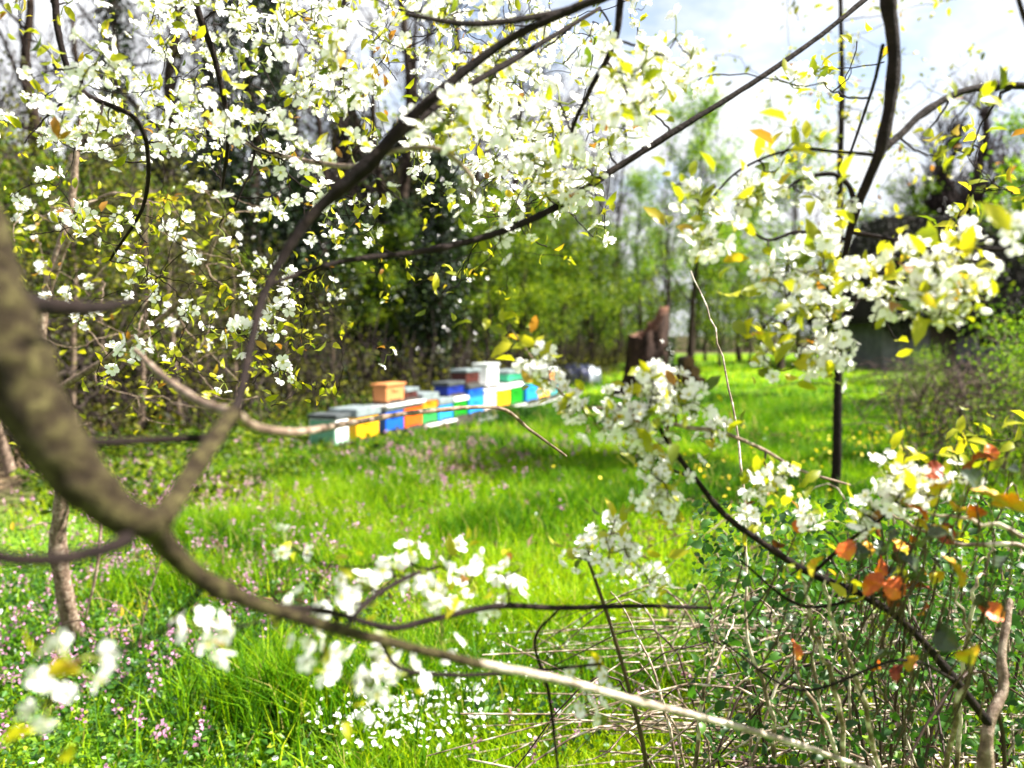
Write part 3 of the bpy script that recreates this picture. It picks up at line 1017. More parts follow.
# ivy trees
iv1 = ivy_proto('ivy_tree', 21, 9.5, .95, 15000, 'massive dark ivy-covered tree behind the left end of the hive row', bulge=.2)
place(iv1, 262, 17.0, 0, 1, True)
iv1b = ivy_proto('ivy_tree', 26, 4.6, .8, 9000, 'stout dark ivy-covered trunk between the massive ivy tree and the hives', bulge=.2, Htrunk=7)
place(iv1b, 322, 17.5, 0, 1, True)
iv2 = ivy_proto('ivy_tree', 22, 5.6, .55, 9500, 'dark ivy-covered tree rising behind the middle of the hive row', bulge=.22, Htrunk=10)
place(iv2, 443, 18.5, 0, 1, True)
iv3 = ivy_proto('ivy_tree', 23, 10.5, .42, 8500, 'tall slim ivy-wrapped tree against the sky at far left', bulge=.28, topf=.8, Htrunk=13)
place(iv3, 118, 20, 0, 1, True)
iv4 = ivy_proto('ivy_tree', 24, 9.2, .36, 6000, 'tall slim ivy-wrapped tree seen above the massive ivy tree', bulge=.3, topf=.6, Htrunk=12)
place(iv4, 275, 22, 0, 1, True)
iv5 = ivy_proto('ivy_tree', 25, 5.0, .5, 6500, 'ivy-covered trunk half hidden behind the green saplings left of the stump', bulge=.3, Htrunk=11)
place(iv5, 505, 25, 0, 1, True)
iv6 = ivy_proto('ivy_tree', 27, 4.6, .6, 7000, 'short ivy-covered trunk standing between two taller ivy trees behind the hives', bulge=.3, Htrunk=9)
place(iv6, 378, 20, 0, 1, True)
place(iv6, 30, 16, 1.0, 1.1, label='ivy-covered trunk at the left edge behind the thick limb')

for px, d, sc_, pr, lb in [(300, 19, 1.15, iv1b, 'dark ivy-covered trunk just right of the massive ivy tree'), (355, 18.5, .95, iv1b, 'dark ivy-covered trunk above the large yellow hive'),
                           (405, 19.5, 1.05, iv6, 'dark ivy-covered trunk above the bright orange hive'), (475, 21.5, 1.0, iv6, 'dark ivy-covered trunk above the two-tone blue hive'),
                           (215, 18, 1.2, iv1b, 'dark ivy-covered trunk at the left shoulder of the massive ivy tree'), (165, 19, 1.25, iv6, 'dark ivy-covered trunk set back in the left thicket'),
                           (425, 23, 1.35, iv2, 'taller ivy-covered tree set back behind the middle ivy tree'), (335, 23, 1.4, iv2, 'tall ivy-covered tree set back between the two dark trunks above the yellow hive'), (90, 18, 1.2, iv1b, 'ivy-covered trunk above the pale young tree')]:
    place(pr, px, d, sc=sc_, label=lb)
# fresh-leaved trees
tg = tree_proto('green_tree', 31, 8.2, .10, 26, 2, M['fresh_leaf'], 6500, .085, M['wood_trunk'], M['wood_trunk'], .006,
                'tall slender tree in fresh green leaf standing against the sky above the stump', 'tree', sub=4, first=.28, lenf=.20, up=.8)
place(tg, 690, 24.0, 0, 1.0, True)
place(tg, 640, 33, 2.0, .95, label='fresh green tree partly hidden behind the jagged stump')
place(tg, 542, 27, 4.0, .72, label='small fresh green tree right of the ivy trunks beyond the far hives')
tg2 = tree_proto('green_tree', 32, 8.6, .13, 18, 3, M['fresh_leaf'], 9000, .10, M['wood_trunk'], M['wood_trunk'], .008,
                 'broad yellow-green tree beyond the clearing, left of the tall sapling', 'tree', sub=4, first=.22, lenf=.36, up=.5)
place(tg2, 780, 33, 0, 1.0, True)
place(tg2, 868, 44, 1.3, .85, label='low green tree behind the gap between the sapling and the barn')
place(tg2, 915, 44, 3.3, 1.0, label='green tree showing over the left end of the barn roof')
um = tree_proto('understory_tree', 33, 4.6, .05, 22, 2, M['spring_leaf'], 6500, .075, M['wood_trunk'], M['wood_trunk'], .005,
                '', 'small tree', 'bushy small trees along the woodland edge', sub=4, first=.08, lenf=.32, up=.7)
um['label'] = 'bushy small tree directly behind the tall white box of the hive row'
UML = ['bushy small tree left of and deeper than the one above the tall white box', 'low bushy small tree right above the jade green box', 'bushy small tree over the covered heap',
       'bushy small tree between the covered heap and the stump', 'tall bushy small tree deep in the wood just left of the stump top', 'bushy small tree behind the single green hive', 'small bushy tree behind the large yellow hive',
       'large bushy small tree deep behind the jade green box', 'bushy small tree far off right of the stump', 'bushy small tree at the far end of the clearing, left of the sapling', 'tall bushy small tree rising directly behind the stump',
       'bushy small tree just left of the sapling stem, far off', 'bushy small tree just right of the sapling stem, far off', 'small bushy tree in front of the massive ivy tree, on its left', 'bushy small tree in the left thicket above the limb fork',
       'bushy small tree in the left thicket below the tall slim ivy tree', 'bushy small tree at far left behind the thick limb', 'bushy small tree cut by the left edge', 'tallest bushy small tree at the far end of the clearing',
       'deep-set bushy small tree seen over the far hives', 'deep-set bushy small tree seen over the two-tone blue hive']
place(um, 490, 20, 0, 1.0, True)
for i_, (px, d, s_) in enumerate([(470, 23, 1.1), (525, 22.5, .85), (560, 26, 1.1), (590, 29, 1.1), (615, 34, 1.2), (410, 19.5, .9), (360, 17.5, .75), (555, 31, 1.4), (720, 38, 1.3), (750, 40, 1.2),
                    (665, 36, 1.3), (815, 42, 1.2), (845, 46, 1.3), (200, 16, .8), (150, 15, .9), (90, 14.5, .9), (40, 13, .9), (-30, 13, 1.0), (705, 45, 1.5), (520, 28, 1.4), (480, 27, 1.3)]):
    place(um, px, d, sc=s_, label=UML[i_])
OLL = ['right of the pale young tree, nearest the purple flowers', 'in the middle of the left thicket above the limb fork', 'at the left edge behind the thick limb', 'at the foot of the massive ivy tree, left side', 'tall and set back behind the young tree',
       'at the right foot of the massive ivy tree', 'cut by the left edge of the picture', 'set back in the middle of the left thicket', 'deepest in the left thicket, before the massive ivy tree', 'small and close behind the white fronted hive']
ol = tree_proto('olive_shrub', 34, 3.6, .045, 24, 2, M['olive_leaf'], 2000, .055, M['pale_twig'], M['shrub_twig'], .006,
                'thin twiggy shrub with sparse olive leaves in the left thicket', 'shrub', 'twiggy shrubs of the left thicket', sub=4, first=.05, lenf=.36, up=.6)
place(ol, 60, 9.5, 0, 1.0, True)
for i_, (px, d, s_) in enumerate([(130, 10.5, .95), (185, 11.5, .9), (10, 8.5, 1.0), (240, 13, .8), (100, 12, 1.1), (290, 14.5, .7), (-40, 10, 1.1), (160, 13, 1.0), (215, 15, 1.0), (335, 15.2, .6)]):
    place(ol, px, d, sc=s_, label='thin twiggy shrub ' + OLL[i_])

# bare trees of the wood
bt = tree_proto('bare_tree', 41, 11.5, .16, 15, 3, None, 0, 0, M['wood_trunk'], M['grey_twig'], .008,
                'dark bare tree rising out of the top of the massive ivy tree', 'bare tree', 'bare trees of the wood', sub=5, first=.35, lenf=.30, up=.9, spread=.5)
bt2 = tree_proto('bare_tree', 42, 9.5, .13, 14, 3, M['olive_leaf'], 1500, .07, M['wood_trunk'], M['grey_twig'], .008,
                 'slim barely leafing tree in the gap between heap and stump', 'bare tree', 'bare trees of the wood', sub=5, first=.25, lenf=.28, up=.9, spread=.5)
place(bt, 225, 21, 0, .95, True)
place(bt2, 590, 30, 0, .95, True)
BTL = ['left of the massive ivy tree', 'at far left behind the thick limb', 'behind the stout ivy trunk', 'left of the middle ivy tree', 'deep in the wood right of the middle ivy tree', 'above the jade green box', 'behind the tall slim ivy tree at far left',
       'deep in the wood right of the massive ivy tree', 'cut by the left edge', 'far off over the covered heap', 'at the far end of the clearing right of the stump', 'far off just left of the stump', 'behind the stump, right side', 'deep behind the left thicket, near the left edge',
       'deep behind the middle ivy tree', 'at the far end of the clearing left of the sapling', 'deep in the wood behind the large yellow hive', 'far off over the far hives', 'short, between the ivy trunks behind the hives', 'short, behind the deep blue hive',
       'short, behind the navy box', 'far off over the last teal hive', 'far off and tallest left of the stump', 'farthest off, behind the tall green tree by the stump']
for i, (px, d, s_) in enumerate([(180, 18, .75), (60, 22, .75), (340, 23, .85), (405, 25, .8), (480, 30, .95), (520, 24, .85), (150, 26, .8), (300, 27, .9), (-20, 20, .8), (560, 38, 1.05),
                                 (740, 46, 1.0), (620, 44, 1.15), (665, 30, .8), (10, 27, .8), (440, 34, 1.0), (800, 52, 1.1), (360, 30, .9), (530, 46, 1.2), (395, 21, .55), (350, 19.5, .5), (470, 21, .5), (570, 42, 1.1), (600, 50, 1.3), (690, 52, 1.2)]):
    place(bt if i % 2 else bt2, px, d, sc=s_, label=('bare dark tree ' if i % 2 else 'slim barely leafing tree ') + BTL[i])


# far woodland: trunks and leaf masses behind everything, one mass
def far_wood():
    g = np.random.default_rng(51)
    mb = MB()
    # ring of ground positions beyond the edges
    pts = []
    for _ in range(400):
        y = 22 + 62 * g.random()
        side = g.random()
        if side < .42:
            x = float(edge_x(y)) - 4 - 22 * g.random()
        elif side < .6:
            x = float(edge_r(y)) + 6 + 22 * g.random()
        else:
            y = 66 + 18 * g.random()
            x = -25 + 75 * g.random()
        pts.append((x, y))
    for x, y in pts:
        h = 4.5 + 5.5 * g.random() if x < 4 else 4.5 + 5 * g.random()
        if x > 6:
            h = 3.5 + 4.0 * g.random()
        P_, R_ = smooth_path([(x, y, -.1), (x + .2 * g.normal(), y, h * .5), (x + .4 * g.normal(), y, h * 1.05)], [.13, .09, .03], 3)
        tube(mb, P_, R_, 5, mi=1)
        for k in range(9):
            z0 = h * (.3 + .65 * g.random())
            dr = unit(np.array([g.normal(), g.normal(), 1.2]))
            tube(mb, np.array([[x, y, z0], np.array([x, y, z0]) + dr * 1.2, np.array([x, y, z0]) + dr * 2.2 + g.normal(size=3) * .3]), [.04, .025, .012], 3, mi=1)
        n = 420
        nc = 10
        cc = np.stack([x + 1.0 * g.normal(size=nc), y + 1.0 * g.normal(size=nc), h * g.random(nc)], -1)
        C = cc[g.integers(0, nc, n)] + g.normal(size=(n, 3)) * np.array([.6, .6, .5])
        C[:, 2] = np.abs(C[:, 2])
        C[:90, 2] = 2.2 * g.random(90)
        C[:90, :2] = np.array([x, y]) + 1.3 * g.normal(size=(90, 2))
        leaves(mb, C, .14 + .12 * g.random(n), g, np.clip(g.random() * .7 + .2 * g.normal(size=n), 0, 1), flat=.2, aspect=.75)
    tag(mb.build('far_woodland', [M['mid_leaf'], M['grey_twig']]), 'mass of green and bare woodland closing off the clearing', 'woodland', kind='stuff')


far_wood()


# undergrowth: dark low scrub beneath the trees behind the hives
def scrub():
    g = np.random.default_rng(52)
    mb = MB()
    n = 520
    ys_ = 9 + 36 * g.random(n)
    xs_ = edge_x(ys_) - .5 - 7 * g.random(n) ** 1.5
    for x, y in zip(xs_, ys_):
        m = 60
        C = np.array([x, y, 0]) + g.normal(size=(m, 3)) * np.array([.5, .5, .45])
        C[:, 2] = np.abs(C[:, 2]) * (.5 + g.random())
        leaves(mb, C, .05 + .06 * g.random(m), g, flat=.3, aspect=.7)
        for k in range(3):
            a = g.normal(size=3) * .35
            tube(mb, np.array([[x, y, 0], [x + a[0], y + a[1], .7], [x + 1.7 * a[0], y + 1.7 * a[1], 1.3 + a[2]]]), [.014, .010, .005], 3, mi=1)
    tag(mb.build('undergrowth', [M['olive_leaf'], M['grey_twig']]), 'dark tangled undergrowth beneath the woodland trees', 'undergrowth', kind='stuff')
    # litter on the woodland floor and the bare patch by the left end of the row
    mb = MB()
    n = 9000
    yy = 6 + 30 * g.random(n)
    xx = edge_x(yy) + .3 - 7 * g.random(n)
    leaves(mb, np.stack([xx, yy, ground_z(xx, yy) + .01 + .04 * g.random(n)], -1), .05 + .05 * g.random(n), g, flat=1.5, aspect=.7)
    tag(mb.build('leaf_litter', M['litter']), 'brown fallen leaves on the woodland floor', 'leaf litter', kind='stuff')
    # ivy and ground elder carpet left of the hives
    mb = MB()
    n = 9000
    a = g.random(n) * 6.28
    r = 2.0 * np.sqrt(g.random(n))
    xx = -3.3 + r * np.cos(a) * 1.0
    yy = 10 + r * np.sin(a) * 1.7
    leaves(mb, np.stack([xx, yy, ground_z(xx, yy) + .03 + .22 * g.random(n)], -1), .05 + .04 * g.random(n), g, flat=.8, aspect=.8)
    tag(mb.build('ground_ivy', M['mid_leaf']), 'carpet of dark green ivy leaves left of the first hive', 'ground cover', kind='stuff')


scrub()

# ------------------------------------------------------------------ barn on the right
def barn():
    d = 34.0
    x0 = at(882, 335, d)[0]
    y0 = d
    W_, D_, HW, HR = 14.0, 7.0, 2.0, 6.8
    e = empty('old_barn', (x0, y0, 0), 'old grey-walled barn under a very dark overgrown roof at right', 'barn')
    m = MB()
    box(m, (0, 0, -.1), (W_, .25, HW))
    box(m, (0, .253, -.1), (.25, D_ - .253, HW))
    box(m, (W_ - .25, .253, -.1), (W_, D_ - .253, HW))
    box(m, (0, D_ - .25, -.1), (W_, D_, HW))
    m.build('wall', M['concrete'], e, False)
    m = MB()
    # hipped roof with thickness
    o_ = .5
    lo = np.array([(-o_, -o_, HW + .003), (W_ + o_, -o_, HW + .003), (W_ + o_, D_ + o_, HW + .003), (-o_, D_ + o_, HW + .003)])
    up_ = lo + [0, 0, .25]
    rid = np.array([(1.0, D_ / 2 - 1.2, HR), (W_ - 1.0, D_ / 2 - 1.2, HR), (W_ - 1.0, D_ / 2 + 1.2, HR), (1.0, D_ / 2 + 1.2, HR)])
    m.add(np.vstack([lo, up_, rid]), [(0, 3, 2, 1), (0, 1, 5, 4), (1, 2, 6, 5), (2, 3, 7, 6), (3, 0, 4, 7), (4, 5, 9, 8), (5, 6, 10, 9), (6, 7, 11, 10), (7, 4, 8, 11), (8, 9, 10, 11)])
    rf = m.build('roof', noise_mat('old_roof', [(.3, (.007, .006, .006)), (.7, (.028, .024, .022))], 2.5, 8, .95, .8, .05), e, False)
    g = np.random.default_rng(61)
    m = MB()
    n = 15000
    u, v = g.random(n), g.random(n)
    C = np.stack([-o_ + u * (W_ + 2 * o_), -o_ + v * (D_ / 2 - 1.2 + o_), HW + .25 + v * (HR - HW - .25) + .12 * g.random(n)], -1)
    leaves(m, C, .08 + .08 * g.random(n), g, flat=.3, aspect=.8)
    C = np.stack([-o_ + u * (W_ + 2 * o_), -o_ - .15 * g.random(n), HW + .3 - 1.0 * v ** 2 * (0.3 + .7 * np.abs(np.sin(u * 21)))], -1)
    leaves(m, C[:7000], .08 + .08 * g.random(7000), g, flat=.1, aspect=.8)
    m.build('ivy', M['dark_leaf'], rf)
    for (dx, w, h) in [(2.0, 1.1, 2.0), (5.6, 2.2, 2.0)]:
        m = MB()
        box(m, (dx, -.05, 0), (dx + w, -.003, h), bev=.01)
        m.build('door', M['beam_dark'], e, False)
    m = MB()
    box(m, (3.9, -.05, .9), (4.9, -.003, 1.7), bev=.01)
    fr = m.build('window', M['beam_grey'], e, False)
    m = MB()
    box(m, (4.0, -.06, 1.0), (4.8, -.053, 1.6))
    m.build('pane', M['hole'], fr, False)


barn()


# pollard
def pollard():
    g = np.random.default_rng(71)
    p = ground_at(955, 44)
    e = empty('pollarded_tree', (p[0], p[1], 0), 'dark pollarded tree with knobbly limbs and a fan of bare twigs beside the barn', 'tree')
    mt, ml, mw = MB(), MB(), MB()
    pp, rr = smooth_path([(0, 0, -.1), (.1, 0, 2), (-.05, 0, 4), (.1, 0, 5.6)], [.75, .6, .55, .5], 6)
    tube(mt, pp, rr, 14, wob=.06, g=g)
    heads = []
    specs = [((-.35, 0, 4.5), (-1.0, .1, 6.2), (-.9, 0, 8.1)), ((-.2, .2, 5.0), (-.4, .2, 7.0), (-.1, .1, 8.6)), ((.2, 0, 5.2), (.7, 0, 7.8), (.9, 0, 9.9)), ((.3, .2, 4.9), (1.4, .1, 6.4), (2.0, .2, 7.4)),
             ((-.4, -.1, 4.0), (-1.3, -.2, 5.0), (-1.4, -.1, 6.0)), ((.2, -.3, 4.3), (.5, -.5, 6.0), (.6, -.6, 6.8)), ((.3, 0, 4.0), (1.8, .1, 5.0), (2.6, 0, 5.7))]
    for a, b, c in specs:
        a, b, c = map(np.array, (a, b, c))
        pp, rr = smooth_path([a, a * .6 + b * .4 + g.normal(size=3) * .14, b, b * .5 + c * .5 + g.normal(size=3) * .18, c], [.25, .2, .19, .13, .13], 5)
        tube(ml, pp, rr, 9, wob=.10, g=g)
        tube(ml, *smooth_path([np.array(c) - [0, 0, .15], np.array(c), np.array(c) + [0, 0, .22]], [.14, .24, .10], 3), 9, wob=.12, g=g)
        heads.append(np.array(c))
        heads.append(np.array(b))
    for k in range(24):
        heads.append(np.array([.7 * g.normal(), .3 * g.normal(), 4.2 + 1.2 * g.random()]))
    for h in heads:
        for k in range(17):
            d = unit(np.array([g.normal() * .9, g.normal() * .6, .9 + .5 * g.random()]))
            L = .8 + 1.5 * g.random()
            q = h + d * L * .5 + g.normal(size=3) * .08
            q2 = h + d * L + np.array([0, 0, .3]) + g.normal(size=3) * .12
            tube(mw, np.array([h, q, q2]), [.04, .028, .014], 3)
            for kk in range(3):
                d2 = unit(d + g.normal(size=3) * .5)
                tube(mw, np.array([q, q + d2 * .5, q + d2 * .9]), [.022, .016, .010], 3)
    mt.build('trunk', M['wood_trunk'], e)
    ml.build('limbs', M['dark_bark'], e)
    mw.build('twigs', M['grey_twig'], e)
    e.scale = (1.35, 1.35, 1.35)


pollard()

# white blossoming thorn hedge over the barn roof: two bushes
def blossom_bush(name, p, w, h, n, label, z0=0.0, sz=.10):
    g = np.random.default_rng(int(abs(p[0]) * 97) + 5)
    e = empty(name, (p[0], p[1], 0), label, 'blossoming bush')
    mt, ml = MB(), MB()
    for k in range(14):
        a = g.normal() * w * .45
        b = g.normal() * w * .2
        tube(mt, *smooth_path([(a * .2, b * .2, 0), (a * .6, b * .6, h * .5), (a, b, h * (.8 + .2 * g.random()))], [.08, .05, .02], 4), 5)
    C = np.stack([g.normal(size=n) * w * .42, g.normal(size=n) * w * .25, h * (.62 + .16 * g.normal(size=n))], -1)
    cl = fbm(C[:, 0] * 1.5, C[:, 2] * 1.5 + C[:, 1], 1.2) > -.15
    C = C[cl & (C[:, 2] > z0)]
    leaves(ml, C, sz * (.6 + .8 * g.random(len(C))), g, flat=.2, aspect=.9)
    lv = MB()
    C2 = C[::4] + g.normal(size=C[::4].shape) * .2
    leaves(lv, C2, sz * 1.1, g, flat=.2, aspect=.7)
    mt.build('stems', M['wood_trunk'], e)
    ml.build('blossom', M['petal'], e)
    lv.build('foliage', M['mid_leaf'], e)


p = ground_at(862, 41)
blossom_bush('blossoming_bush', p, 2.6, 6.6, 9000, 'white blossoming bush rising at the left end of the barn', 3.2)
p = ground_at(1000, 43)
blossom_bush('blossoming_bush', p, 5.0, 8.2, 11000, 'white blossoming bush behind the barn roof', 3)

# unseen leafy trees added beyond the right frame edge to shade the lawn
def shade_tree(x, y, z0, rx, rz, n, label, seed):
    g = np.random.default_rng(seed)
    e = empty('added_shade_tree', (x, y, 0), label, 'tree')
    mt, mbr, ml = MB(), MB(), MB()
    tube(mt, *smooth_path([(0, 0, -.1), (.1, 0, z0 * .5), (0, .1, z0), (0, 0, z0 + rz)], [.16, .12, .10, .04], 5), 9, wob=.04, g=g)
    cc = g.normal(size=(40, 3))
    cc = unit(cc) * (g.random((40, 1)) ** .4) * np.array([rx, rx * .55, rz]) + [0, 0, z0 + rz * .6]
    for c_ in cc:
        tube(mbr, *smooth_path([(0, 0, z0 * .8), c_ * [.4, .4, .75], c_], [.05, .035, .012], 4), 5)
    C = cc[g.integers(0, 40, n)] + g.normal(size=(n, 3)) * .26
    leaves(ml, C, .10 + .05 * g.random(n), g, flat=.3, aspect=.75)
    mt.build('trunk', M['wood_trunk'], e)
    mbr.build('branches', M['wood_trunk'], e)
    ml.build('crown', M['fresh_leaf'], e)


shade_tree(5.95, 8.8, 6.1, 1.05, .55, 9000, 'unseen leafy tree added right of the frame to shade the lawn below the stump', 91)
shade_tree(12.3, 16.5, 3.6, 2.6, 1.8, 9000, 'unseen leafy tree added right of the frame to shade the lawn in front of the barn', 92)
shade_tree(16.5, 24, 5.0, 3.2, 2.2, 9000, 'unseen leafy tree added right of the frame beside the barn front', 93)

# shrub and brush on the right
rs = tree_proto('leafy_shrub', 81, 2.1, .03, 18, 2, M['fresh_leaf'], 2600, .045, M['pale_twig'], M['pale_twig'], .004,
                'leafy shrub with small light green leaves at the right edge beyond the brambles', 'shrub', sub=4, first=.05, lenf=.4, up=.6)
place(rs, 1010, 8.2, 0, .74, True)
place(rs, 930, 13.0, 2, .55, label='lower leafy shrub between the right-edge shrub and the barn')
place(rs, 1075, 7.4, 4, .7, label='leafy shrub cut by the right edge of the picture')


def brush():
    g = np.random.default_rng(82)
    mb = MB()
    for k in range(520):
        px = 890 + 220 * g.random()
        d = 7.5 + 11 * g.random()
        b = ground_at(px, d)
        a = g.normal(size=2) * .5
        h = .35 + .8 * g.random()
        mid = b + [a[0] * .6, a[1] * .6, h]
        end = b + [a[0] * 2.0, a[1] * 2.0, h * (.5 + .6 * g.random())]
        tube(mb, *smooth_path([b, mid, end], [.009, .007, .003], 4), 3)
    n = 5000
    px = 890 + 220 * g.random(n)
    dd = 7.5 + 11 * g.random(n)
    C = np.array([ground_at(a, b) for a, b in zip(px, dd)])
    C[:, 2] = .05 + .8 * g.random(n) ** 1.5
    leaves(mb, C, .04 + .03 * g.random(n), g, flat=.4, aspect=.7, mi=1)
    tag(mb.build('dry_brush', [M['brush_stalk'], M['mid_leaf']]), 'tangle of dry grey-brown stalks in front of the barn', 'brush', kind='stuff')


brush()

# ------------------------------------------------------------------ blossom clusters
def blossom_mesh(seed, nfl=5, R0=0.0135, spread=0.026):
    g = np.random.default_rng(seed)
    mb = MB()
    for k in range(nfl):
        dr = unit(g.normal(size=3) + np.array([0, 0, -.25]))
        c = dr * spread * (.6 + .6 * g.random())
        tube(mb, np.array([[0, 0, 0], c * .6 + g.normal(size=3) * .003, c]), [.0012, .001, .0014], 4, mi=2)
        if g.random() < .12:
            # bud
            tube(mb, np.array([c, c + dr * .005, c + dr * .010, c + dr * .013]), [.002, .005, .004, .001], 6, .8, mi=0)
            continue
        n = unit(dr + .35 * g.normal(size=3))
        u = unit(np.cross(n, [.3, .5, .81]))
        v = np.cross(n, u)
        a0 = g.random() * 6.28
        cup = .15 + .5 * g.random()
        rf = R0 * (.85 + .3 * g.random())
        for p_ in range(5):
            a = a0 + p_ * 1.2566 + .1 * g.normal()
            rad = math.cos(a) * u + math.sin(a) * v
            tan = -math.sin(a) * u + math.cos(a) * v

            def pt(r, w, h):
                return c + rf * (rad * r + tan * w + n * h)
            cp = cup * (.8 + .4 * g.random())
            tw = .12 * g.normal()
            V = [pt(.05, 0, 0), pt(.5, .36, cp * .5 + .05 + tw), pt(.55, 0, cp * .42), pt(.5, -.36, cp * .5 + .05 - tw),
                 pt(.85, .34, cp * .9 + tw), pt(.93, 0, cp * .8), pt(.85, -.34, cp * .9 - tw), pt(1.02, .15, cp * .95), pt(1.02, -.15, cp * .95)]
            b = mb.n
            mb.add(V, [(1, 2, 5, 4), (2, 3, 6, 5)], .5 + .5 * g.random(), 0)
            mb.P.append(np.array([(0, 2, 1), (0, 3, 2), (4, 5, 7), (5, 6, 8)]) + b)
            mb.I.append(np.zeros(4, int))
        # stamens: small raised disc
        V = [c + n * .004] + [c + n * .0045 + .0032 * (math.cos(t) * u + math.sin(t) * v) for t in np.linspace(0, 6.28, 7)[:-1]]
        mb.add(V, [(0, 1 + i, 1 + (i + 1) % 6) for i in range(6)], g.random(), 1)
        for i in range(7):
            t = g.random() * 6.28
            e = c + n * rf * .5 + rf * .38 * (math.cos(t) * u + math.sin(t) * v)
            mb.add([c + n * .003, c + n * .003 + u * .0006, e + u * .0007, e], [(0, 1, 2, 3)], g.random(), 1)
    return mb.mesh('blossom_cluster', [M['petal'], M['stamen'], M['bud_green']])


BL = [blossom_mesh(100 + i, 2 + i % 4) for i in range(9)]
BLraw = []
for me in BL:
    n = len(me.vertices)
    co = np.zeros(n * 3, np.float32)
    me.vertices.foreach_get('co', co)
    BLraw.append((co.reshape(-1, 3), me))


def rand_rot(g):
    return Matrix.Rotation(g.random() * 6.28, 3, 'Z') @ Matrix.Rotation(g.normal() * .5, 3, 'X') @ Matrix.Rotation(g.normal() * .5, 3, 'Y')


class Cherry:
    """limbs given as point lists; clusters are joined to the nearest wood by thin curved twigs"""

    def __init__(s, name, base, label, cat, seed, group=None):
        s.e = empty(name, base, label, cat, group)
        s.base = np.array(base, float)
        s.nodes, s.rad = [], []
        s.g = np.random.default_rng(seed)
        s.tw = MB()
        s.cl = []
        s.lf = MB()

    def limb(s, pts, radii, mat, name='limb', seg=12, wob=.04, n=8, knots=0, node=True, part=True):
        P_, R_ = smooth_path(np.array(pts, float), radii, n)
        for k in range(knots):
            i = s.g.integers(2, len(R_) - 2)
            w = np.exp(-((np.arange(len(R_)) - i) / 1.4) ** 2)
            R_ = R_ * (1 + .20 * w)
        P_ = P_ + s.g.normal(size=P_.shape) * (R_[:, None] * .035)
        mb = MB()
        tube(mb, P_ - s.base, R_, seg, wob=wob, g=s.g)
        mb.build(name, mat, s.e)
        if node:
            s.nodes.extend(P_)
            s.rad.extend(R_)

    def twigs_to(s, targets, r_end=.0013, rmax=.0045, arc=.12):
        tg_ = [np.array(t, float) for t in targets]
        N = np.array(s.nodes)
        order = sorted(range(len(tg_)), key=lambda i: np.min(np.linalg.norm(N - tg_[i], axis=1)))
        for i in order:
            t = tg_[i]
            N = np.array(s.nodes)
            dd = np.linalg.norm(N - t, axis=1)
            j = int(np.argmin(dd))
            L = dd[j]
            if L < .012:
                continue
            r0 = min(s.rad[j] * .75, rmax, .0016 + L * .008)
            a = N[j]
            side = unit(s.g.normal(size=3)) * L * arc
            pts, rr = smooth_path([a, a + (t - a) * .35 + side, a + (t - a) * .72 + side * .8, t], np.linspace(r0, r_end, 4), 4)
            pts = pts + s.g.normal(size=pts.shape) * min(.004, L * .012)
            pts[0], pts[-1] = a, t
            tube(s.tw, pts - s.base, rr, 6)
            s.nodes.extend(pts[2:])
            s.rad.extend(rr[2:])

    def blossoms(s, targets, leafn=4, sc=1.0, leaf_size=.034, leafv=None, hang=.0):
        for t in targets:
            s.cl.append((np.array(t, float), sc * (.8 + .4 * s.g.random())))
            if leafn:
                n = s.g.poisson(leafn)
                C = np.array(t) + s.g.normal(size=(n, 3)) * .018
                leaves(s.lf, C - s.base, leaf_size * (.5 + .8 * s.g.random(n)), s.g, np.clip(.5 + .27 * s.g.normal(size=n), 0, 1) if leafv is None else leafv, flat=.2, aspect=.5, detail=True, nd=np.tile([0, 0, .5], (n, 1)))

    def leaf_tufts(s, targets, n=5, size=.034, spread=.02):
        for t in targets:
            k = s.g.poisson(n) + 1
            leaves(s.lf, np.array(t) + s.g.normal(size=(k, 3)) * spread - s.base, size * (.5 + .8 * s.g.random(k)), s.g, np.clip(.5 + .27 * s.g.normal(size=k), 0, 1), flat=.2, aspect=.5, detail=True, nd=np.tile([0, 0, .5], (k, 1)))

    def finish(s, twigmat, leafmat=None):
        if s.tw.n:
            s.tw.build('fine_twig', twigmat, s.e)
        if s.lf.n:
            s.lf.build('leaves', leafmat or M['young_leaf'], s.e)
        cl = sorted(s.cl, key=lambda c: np.linalg.norm(c[0] - CAM))
        for (t, sc) in cl[:100]:
            o = link('blossom_cluster', BL[s.g.integers(len(BL))], s.e)
            o.matrix_local = Matrix.LocRotScale(Vector(t - s.base), rand_rot(s.g).to_quaternion(), Vector((sc, sc, sc)))
        if len(cl) > 100:
            bm = bmesh.new()
            for (t, sc) in cl[100:]:
                me = BL[s.g.integers(len(BL))]
                n0 = len(bm.verts)
                bm.from_mesh(me)
                bm.verts.ensure_lookup_table()
                T = Matrix.LocRotScale(Vector(t - s.base), rand_rot(s.g).to_quaternion(), Vector((sc, sc, sc)))
                bmesh.ops.transform(bm, matrix=T, verts=bm.verts[n0:])
            me = bpy.data.meshes.new('blossom_mass')
            bm.to_mesh(me)
            bm.free()
            for m_ in (M['petal'], M['stamen'], M['bud_green']):
                me.materials.append(m_)
            o = link('blossom_mass', me, s.e)
            o['kind'] = 'stuff'


def A(*l):
    return [at(*p) for p in l]


